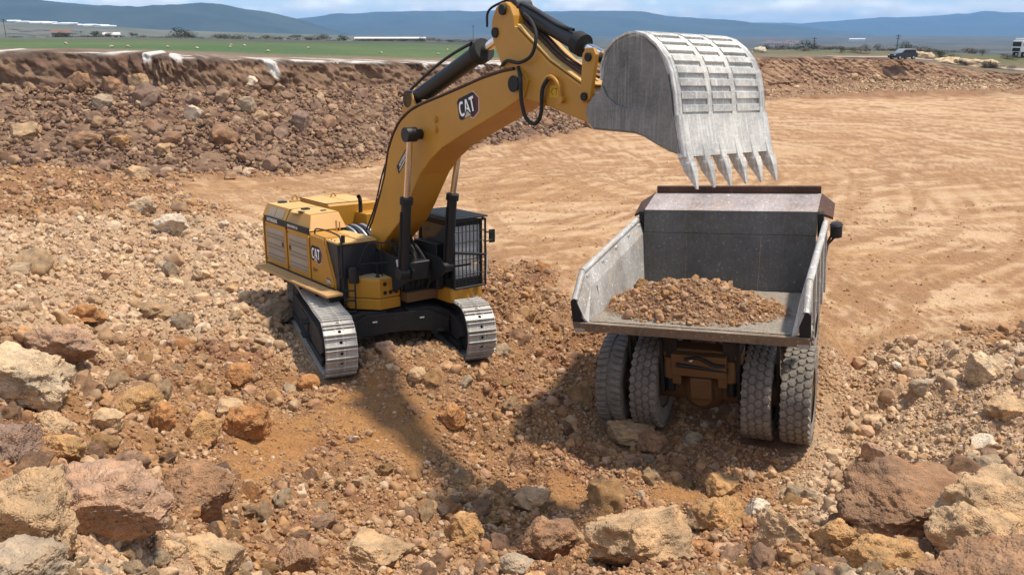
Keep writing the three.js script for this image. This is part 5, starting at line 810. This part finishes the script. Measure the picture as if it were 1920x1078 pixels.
for (const [r0, cov] of [[.08, .6], [.13, .8], [.2, .7], [.30, .4], [.46, .2], [.75, .06]]) for (const side of [0, 1]) {
  const n = Math.round(cov / (Math.PI * r0 * r0) * (side ? 120 * 9 : 150 * 9));
  for (let k = 0; k < n; k++) {
    const i = Math.floor(rr() * BANKN), L = bankLip[i]; if ((L.rt > .5) !== !!side) continue; if (L.px < -420 || L.px > 2300) continue; if (L.px > 1900 && rr() < .8) continue; if (side && rr() > .25 + .75 * sstep(1500, 1720, L.px)) continue;
    const t = side ? rr() * .42 : Math.pow(rr(), .9) * .63, q = bankPoint(i, t), r = r0 * (.7 + rr() * .7) * (side ? .7 : 1); const off = (rr() - .5) * .3;
    list.push({ x: q.x + L.n.x * off, y: q.y + r * .15 + .12 * (rr() - .3), z: q.z + L.n.z * off, r, c: pick(q.x, q.z, side ? 'foot' : 'bank'), place: side ? 'foot' : 'bank', d: Math.hypot(q.x, q.z) });
  }
}
{ const VAR = [0, 1, 2, 3, 4, 5, 6, 7].map(k => rockGeo(900 + k, 7, k % 4 === 0 ? { rough: .2, cuts: 5, fine: .06 } : { rough: .3, cuts: 9, fine: .1 }));
  const pxOf = o => { const v = V(o.x, o.y - CAMH, o.z), c = Math.cos(PITCH), s = Math.sin(PITCH), dz = -v.z * c - v.y * s; o.u = 960 + F * v.x / dz; o.v = 539 - F * (v.y * c - v.z * s) / dz; return dz > 1 && o.u > -20 && o.u < 1940 && o.v < 1100; };
  const big = list.filter(o => o.r > .09 && pxOf(o)).sort((a, b) => b.r / b.d - a.r / a.d).slice(0, 228);
  const isBig = new Set(big);
  const zone = o => o.place === 'bank' ? ['lying in the fallen slope under the left bank', 'fallen rocks under the left bank'] : o.place === 'foot' ? ['in the rubble at the foot of the far right bank', 'rubble at the foot of the right bank'] : o.v > 860 ? (o.u < 640 ? ['in the rubble at the lower left of the view', 'lower left rubble'] : o.u < 1280 ? ['in the rubble at the bottom centre of the view', 'bottom centre rubble'] : ['in the rubble at the lower right of the view', 'lower right rubble']) : o.u > 1540 ? ['on the rubble strip right of the dump truck', 'rubble right of the truck'] : o.u > 930 ? ['on the ground between the excavator and the dump truck', 'stones between the machines'] : o.v > 640 ? (o.u < 520 ? ['on the rubble slope left of the crawler tracks', 'slope left of the tracks'] : ['on the slope just below the crawler tracks', 'slope below the tracks']) : ['on the pale rubble heap behind the excavator on the left', 'left rubble heap'];
  const tone = c => { const l = (c[0] + c[1] + c[2]) / 3, q = c[2] / c[0]; return l > .36 ? 'pale' : q < .32 ? 'orange' : l > .25 ? 'tan' : 'brown'; };
  const near = c => { let b = null, bd = 9; for (const k of Object.keys(TINT)) { const d = Math.hypot(TINT[k][0] - c[0], TINT[k][1] - c[1], TINT[k][2] - c[2]); if (d < bd) { bd = d; b = k; } } return b; };
  big.forEach((o, i) => { const k = near(o.c), m = mesh('boulder', VAR[i % 8], rockMat(k)); m.position.set(o.x, o.y, o.z); m.scale.set(o.r * (.9 + rr() * .4), o.r * (.7 + rr() * .35), o.r * (.9 + rr() * .3)); m.rotation.set(rr() * .7, rr() * 6.28, rr() * .7); const [w, g] = zone(o), t = tone(TINT[k]); tag(m, `${t === 'pale' ? 'plain pale' : 'plain ' + t} loose rock ${w}`, 'boulder', `${t} rocks: ${g}`); });
  const SM = [0, 1, 2, 3, 4, 5].map(k => rockGeo(700 + k, 2, { rough: .3, cuts: k % 3 ? 9 : 6, fine: 0, colour: false, flat: k % 3 > 0 }));
  const smallMat = S(1, 1, 1, { roughness: .95, map: rep(rockMap, .3) });
  const rest = list.filter(o => !isBig.has(o)), M4 = new THREE.Matrix4(), Q = new THREE.Quaternion(), E3 = new THREE.Euler(), col = new THREE.Color();
  const scatter = (name, label, items) => SM.forEach((g, k) => {
    const it = items.filter((_, i) => i % 6 === k); if (!it.length) return; const im = new THREE.InstancedMesh(g, smallMat, it.length); im.castShadow = im.receiveShadow = true; im.name = name; im.userData.kind = 'stuff';
    it.forEach((o, i) => { Q.setFromEuler(E3.set(rr() * 6.28, rr() * 6.28, rr() * 6.28)); M4.compose(V(o.x, o.y, o.z), Q, V(o.r * (.85 + rr() * .5), o.r * (.6 + rr() * .45), o.r * (.85 + rr() * .4))); im.setMatrixAt(i, M4); im.setColorAt(i, col.setRGB(...o.c.map(v => Math.min(.8, v * 1.0)))); });
    tag(im, label, 'rubble');
  });
  scatter('loose_stones', 'loose stones and gravel strewn over the pit slopes', rest.filter(o => o.place === 'pit'));
  scatter('fallen_rubble', 'small fallen rubble under the quarry bank', rest.filter(o => o.place !== 'pit'));
  console.log('rocks', list.length, big.length);
  // stones on the truck's load
  const ld = []; for (let k = 0; k < 2600; k++) { const r = k < 60 ? .07 + rr() * .05 : k < 600 ? .035 + rr() * .03 : .016 + rr() * .02; const a = rr() * 6.283, q = Math.sqrt(rr()); const x = -.15 + Math.cos(a) * q * 1.95, z = .2 + Math.sin(a) * q * 1.65; if (Math.abs(x) > 2.0 || z > 1.7) continue; if (loadHeap(x, z) < mix(2.42, 3.52, (z + 2.62) / 4.52) + .01) continue; const v = V(x, loadHeap(x, z) + r * .25, z).applyMatrix4(trkM); ld.push({ x: v.x, y: v.y, z: v.z, r, c: pick(0, -20, 'pit') }); }
  scatter('load_stones', 'small stones mixed into the dirt in the truck body', ld);
  { const v = V(-1.72, loadHeap(-1.72, -1.15) + .2, -1.15).applyMatrix4(trkM); const m = mesh('boulder', rockGeo(555, 12, { rough: .2, cuts: 6, fine: .05 }), rockMat('ochre')); m.scale.set(.23, .22, .21); m.position.copy(v); tag(m, 'ochre boulder at the left side of the dirt in the truck body', 'boulder'); }
}
console.log('scatter built');

// ---------------------------------------------------------------- far things on the upland
const leafMat = (r, g, b) => S(r, g, b, { roughness: 1, side: THREE.DoubleSide });
function crownGeo(seed, n, leaf) { const r = rng(seed), pos = []; const lobes = Array.from({ length: 6 }, () => [(r() - .5) * 1.1, r() * .7 - .1, (r() - .5) * 1.1, .35 + r() * .3]); for (let i = 0; i < n; i++) { const L = lobes[Math.floor(r() * 6)]; const z = r() * 2 - 1, a = r() * 6.283, s = Math.sqrt(1 - z * z), q = L[3] * Math.cbrt(r()); const c = [L[0] + s * Math.cos(a) * q, L[1] + z * q, L[2] + s * Math.sin(a) * q]; for (let k = 0; k < 3; k++) pos.push(c[0] + (r() - .5) * leaf, c[1] + (r() - .5) * leaf, c[2] + (r() - .5) * leaf); } const g = new THREE.BufferGeometry(); g.setAttribute('position', new THREE.Float32BufferAttribute(pos, 3)); g.computeVertexNormals(); return g; }
const crowns = [1, 2, 3, 4].map(k => boxUVKeep(crownGeo(k, 420, .2)));
const trunkG = boxUVKeep(join(rod(V(0, -.2, 0), V(.02, .55, 0), .06, .035, 6), rod(V(.02, .5, 0), V(.3, .9, .1), .03, .012, 5), rod(V(.02, .5, 0), V(-.25, .95, -.1), .03, .012, 5)));
const leafM = { dark: leafMat(.035, .05, .025), olive: leafMat(.075, .085, .045), bare: leafMat(.12, .095, .075) }, bark = S(.09, .07, .055);
function tree(px, d, w, h, kind, label, group) {
  const p = fieldP(px, d), t = thing(kind === 'bush' ? 'bush' : 'tree', label, kind === 'bush' ? 'bush' : 'tree', group); t.position.copy(p);
  const a = mesh('trunk', trunkG, bark, t); a.scale.set(h * .7, h * .62, h * .7); const c = mesh('crown', crowns[Math.abs(Math.round(px)) % 4], leafM[kind === 'bush' ? 'dark' : kind], t); c.scale.set(w / 1.7, h * .55, w / 1.9); c.position.y = h * (kind === 'bare' || kind === 'olive' ? .34 : .5); c.rotation.y = px;
}
const PXM = d => F / d * 1.0; // photo pixels per metre at a distance
[[332, 235, 6.5, 2.6], [352, 250, 4, 2.2], [112, 240, 3, 1.6], [178, 245, 4, 1.9], [205, 250, 3, 1.7], [245, 240, 3, 1.5], [555, 260, 5, 1.6], [600, 255, 6, 1.8], [640, 250, 5, 1.7]].forEach(([px, d, w, h], i) => tree(px, d, w, h, 'dark', `dark ${['broad', 'round', 'small', 'low', 'squat', 'stubby', 'wide', 'spreading', 'full'][i]} tree at the back of the green field, ${['tallest of them', 'just right of the tallest', 'first from the left', 'second from the left', 'third from the left', 'just left of the tallest', 'left of three near the middle', 'middle of three near the shed', 'nearest the long shed'][i]}`, 'trees behind the green field'));
{ const r = rng(88); for (let k = 0; k < 60; k++) tree(10 + k * 15 + r() * 10, 250 + r() * 80, 3 + r() * 5, .9 + r() * 1.0, r() < .5 ? 'olive' : 'bare', 'low scrubby tree in the hedge line behind the green field', 'hedge trees behind the green field');
  for (let k = 0; k < 44; k++) { const px = 1436 + k * 11 + r() * 8; tree(px, 160 + r() * 40, 1.8 + r() * 3.2, .6 + r() * .9, r() < .3 ? 'olive' : 'bare', 'bare thin tree on the upland beyond the right bank', 'bare trees beyond the right bank'); }
  [[1512, 166, 4.6, 1.8, 'broad dark bush left of the parked car'], [1770, 165, 2.8, 1.6, 'dark bush right of the parked car'], [1700, 172, 2.8, 1.9, 'dark bush right behind the parked car'], [1440, 160, 2.1, 1.2, 'dark bush beside the bucket']].forEach(([px, d, w, h, l]) => tree(px, d, w, h, 'bush', l)); }
const poleM = S(.1, .08, .065);
[[887, 300, 6, 'utility pole behind the excavator boom'], [1530, 185, 2.7, 'utility pole above the broad dark bush'], [1687, 175, 3.0, 'thin pole left behind the parked car'], [150, 420, 6, 'utility pole at the back of the green field, right of two on the left'], [8, 300, 6, 'utility pole at the far left edge']].forEach(([px, d, h, l]) => { const p = fieldP(px, d); const t = thing('utility_pole', l, 'pole'); t.position.copy(p); mesh('shaft', rod(V(0, -.5, 0), V(0, h, 0), .1, .07, 8), poleM, t); mesh('crossarm', [box(1.0, .1, .1, 0, h - .25, 0, .01), box(.7, .09, .09, 0, h - .7, 0, .01)], poleM, t); });
// pale heaps beyond the right bank
[[1735, 163, 4, 1.0, 'cream heap of gravel right behind the car'], [1795, 163, 5.6, 1.0, 'long cream gravel heap between car and lorry'], [1850, 165, 6.4, 1.1, 'cream gravel heap next to the lorry'], [1425, 150, 2.8, .9, 'whitish rock pile beside the raised bucket']].forEach(([px, d, w, h, l], i) => { const p = fieldP(px, d), g = rockGeo(600 + i, 10, { rough: .3, cuts: 2, fine: .12 }); g.scale(w / 2, h, w / 3); const m = mesh('gravel_heap', boxUVKeep(g), rockMat(i === 3 ? 'white' : 'pale')); m.position.set(p.x, p.y, p.z); tag(m, l, 'gravel heap'); });
// white stones in the green field
{ const r = rng(31); [[118, 80], [204, 85], [235, 85], [310, 86], [365, 88], [428, 87], [430, 84], [455, 85], [498, 96], [575, 90], [838, 94], [712, 100], [820, 103]].forEach(([px, py], k) => { const th = pxTh(px), l = lipAt(th); const d = clamp((CAMH - l[2] - .1) / Math.tan(PITCH - Math.atan((539 - py) / F)), l[1] + 5, 180); const p = fieldP(px, d), m = mesh('stone', rockGeo(30 + k, 3, { colour: true }), rockMat('white')); m.scale.set(.16 + .05 * r(), .13, .15); m.position.set(p.x, p.y + .1, p.z); tag(m, 'small white stone lying in the green field', 'stone', 'white stones in the green field'); }); }
// long shed, greenhouses, farm buildings
const building = (name, px, d, w, dep, h, rh, wall, roof, label, group, turn = 0) => { const p = fieldP(px, d), t = thing(name, label, name === 'greenhouse' ? 'greenhouse' : 'building', group); t.position.copy(p); t.rotation.y = -pxTh(px) + turn; const fd = name === 'greenhouse' ? .4 : 3; mesh('wall', box(w, h + fd, dep, 0, h / 2 - fd / 2, 0, 0), wall, t); mesh('roof', (() => { const s = new THREE.Shape(); s.moveTo(-dep / 2 - .3, 0); s.lineTo(dep / 2 + .3, 0); s.lineTo(0, rh); s.closePath(); return new THREE.ExtrudeGeometry(s, { depth: w + .6, bevelEnabled: false }).rotateY(Math.PI / 2).translate(-w / 2 - .3, h, 0); })(), roof, t); const n = Math.max(2, Math.min(9, Math.round(w / 5))); if (name !== 'greenhouse') for (let k = 0; k < n; k++) mesh('window', box(w / n * .45, h * .35, .15, mix(-w / 2, w / 2, (k + .5) / n), h * .55, dep / 2 + .03, 0), MAT.hole, t); return t; };
const wallG = S(.22, .215, .2), roofW = S(.6, .58, .55), wallW = S(.6, .57, .52), roofR = S(.17, .10, .075), gh1 = S(.75, .76, .77);
building('shed', 731, 330, 26, 10, 1.7, .5, wallG, roofW, 'long low shed with a pale roof behind the green field');
building('farm_house', 112, 300, 5, 4, 2.0, 1.0, wallG, roofR, 'small dark house among the trees left behind the field'); building('farm_house', 207, 300, 4.5, 4, 1.6, .7, wallW, roofW, 'small pale house among the trees left behind the field');
{ const r = rng(17); for (let k = 0; k < 26; k++) { const px = 22 + k * 7.4 + r() * 3, d = 1380 + r() * 130, th = pxTh(px); const py = mix(42, 50, k / 25) + (r() - .5) * 2.5; const y = CAMH + Math.tan(Math.atan((539 - py) / F) - PITCH) * d; const t = building('greenhouse', px, d, 11 + r() * 6, 9, 1.2, .9, gh1, gh1, 'white greenhouse in the long row on the far left hillside', 'greenhouses on the far hillside'); t.position.y = y - .6; } }
{ const r = rng(19); for (let k = 0; k < 9; k++) { const px = 950 + k * 9 + r() * 8; building('far_house', px, 1500 + r() * 500, 12 + r() * 8, 9, 5, 2, wallW, roofR, 'tiny pale house in the far village behind the stick', 'far village houses'); } for (let k = 0; k < 12; k++) building('far_house', 1430 + k * 7 + r() * 6, 1600 + r() * 600, 10 + r() * 8, 9, 5, 2, wallW, roofR, 'tiny pale house on the plain right of the raised bucket', 'far houses on the plain'); building('far_shed', 1610, 2600, 42, 14, 6, 1.5, gh1, gh1, 'long white roof far out on the right plain'); }
// dirt track along the right lip
{ const pts = [[1560, 3], [1640, 4], [1700, 6], [1760, 8], [1820, 9], [1880, 8], [1940, 6], [2050, 5]].map(([px, e]) => { const th = pxTh(px), l = lipAt(th); return V(Math.sin(th) * (l[1] + e), 0, -Math.cos(th) * (l[1] + e)); }); const cv = new THREE.CatmullRomCurve3(pts), N = 90;
  setting(gridMesh('dirt_path', 5, N, (i, j) => { const p = cv.getPoint(j / (N - 1)), t = cv.getTangent(j / (N - 1)), n = V(t.z, 0, -t.x).normalize(), w = (i - 2) * .75 * -1, x = p.x + n.x * w, z = p.z + n.z * w; return [x, fieldH(Math.atan2(x, -z), Math.hypot(x, z)) + .06, z, [.42, .34, .27]]; }, MAT.ground, .3)); }
// parked car and the lorry at the right edge
const wheelG = (r, w) => [new THREE.CylinderGeometry(r, r, w, 20).rotateX(Math.PI / 2)];
{ const p = fieldP(1700, 148), c = thing('parked_car', 'dark estate car parked on the upland beyond the right bank', 'car'); c.position.copy(p); c.rotation.y = .35; const paint = S(.02, .022, .028, { roughness: .25 });
  const prof2 = (pts, w) => { const s = new THREE.Shape(pts.map(q => new THREE.Vector2(...q))); return new THREE.ExtrudeGeometry(s, { depth: w, bevelEnabled: true, bevelSize: .05, bevelThickness: .06, bevelSegments: 2 }).translate(0, 0, -w / 2); };
  mesh('body', prof2([[-2.1, .35], [2.1, .35], [2.15, .75], [2.05, .95], [.0, 1.0], [-1.2, .98], [-2.1, .82], [-2.15, .55]], 1.6), paint, c);
  const cab2 = mesh('cabin', prof2([[-1.15, .98], [-.45, 1.48], [-.2, 1.55], [1.7, 1.55], [2.0, 1.0]], 1.4), S(.25, .26, .28, { roughness: .2 }), c);
  for (const s of [-1, 1]) { mesh('window', prof2([[-.85, 1.06], [-.4, 1.4], [.3, 1.42], [.3, 1.06]], .02).translate(0, 0, s * .77), MAT.black, cab2); mesh('window', prof2([[.42, 1.06], [.42, 1.42], [1.6, 1.42], [1.78, 1.06]], .02).translate(0, 0, s * .77), MAT.black, cab2); mesh('headlight', box(.08, .14, .3, -2.16, .72, s * .6, .02), MAT.white, c); for (const x of [-1.35, 1.35]) { const w = mesh('wheel', wheelG(.33, .22), MAT.matteblack, c); w.position.set(x, .33, s * .78); mesh('hub', new THREE.CylinderGeometry(.18, .18, .24, 14).rotateX(Math.PI / 2), MAT.silver, w); } } }
{ const p = fieldP(1931, 182), c = thing('lorry', 'white lorry cab cut off by the right edge of the view', 'lorry'); c.position.copy(p); c.rotation.y = .2; const wp = S(.7, .7, .68, { roughness: .4 });
  mesh('cab', [box(2.0, 2.0, 2.3, -1.0, 1.9, 0, .12), box(1.6, .45, 2.0, -.9, 3.1, 0, .1)], wp, c); mesh('windscreen', box(.05, .8, 2.0, -2.02, 2.3, 0, .02), MAT.black, c); for (const s of [-1, 1]) mesh('side_window', box(.9, .65, .04, -1.2, 2.35, s * 1.16, .01), MAT.black, c); mesh('grille', box(.05, .6, 1.8, -2.03, 1.35, 0, .02), MAT.matteblack, c); mesh('load_body', box(5.5, 1.6, 2.4, 3.0, 2.2, 0, .05), wp, c); mesh('chassis', box(7.4, .3, 1.0, 1.8, 1.0, 0, .02), MAT.matteblack, c);
  for (const s of [-1, 1]) for (const x of [-1.1, 3.2, 4.5]) { const w = mesh('wheel', wheelG(.52, .35), MAT.matteblack, c); w.position.set(x, .5, s * 1.0); mesh('hub', new THREE.CylinderGeometry(.25, .25, .37, 14).rotateX(Math.PI / 2), MAT.silver, w); } }

renderer.render(scene, camera);
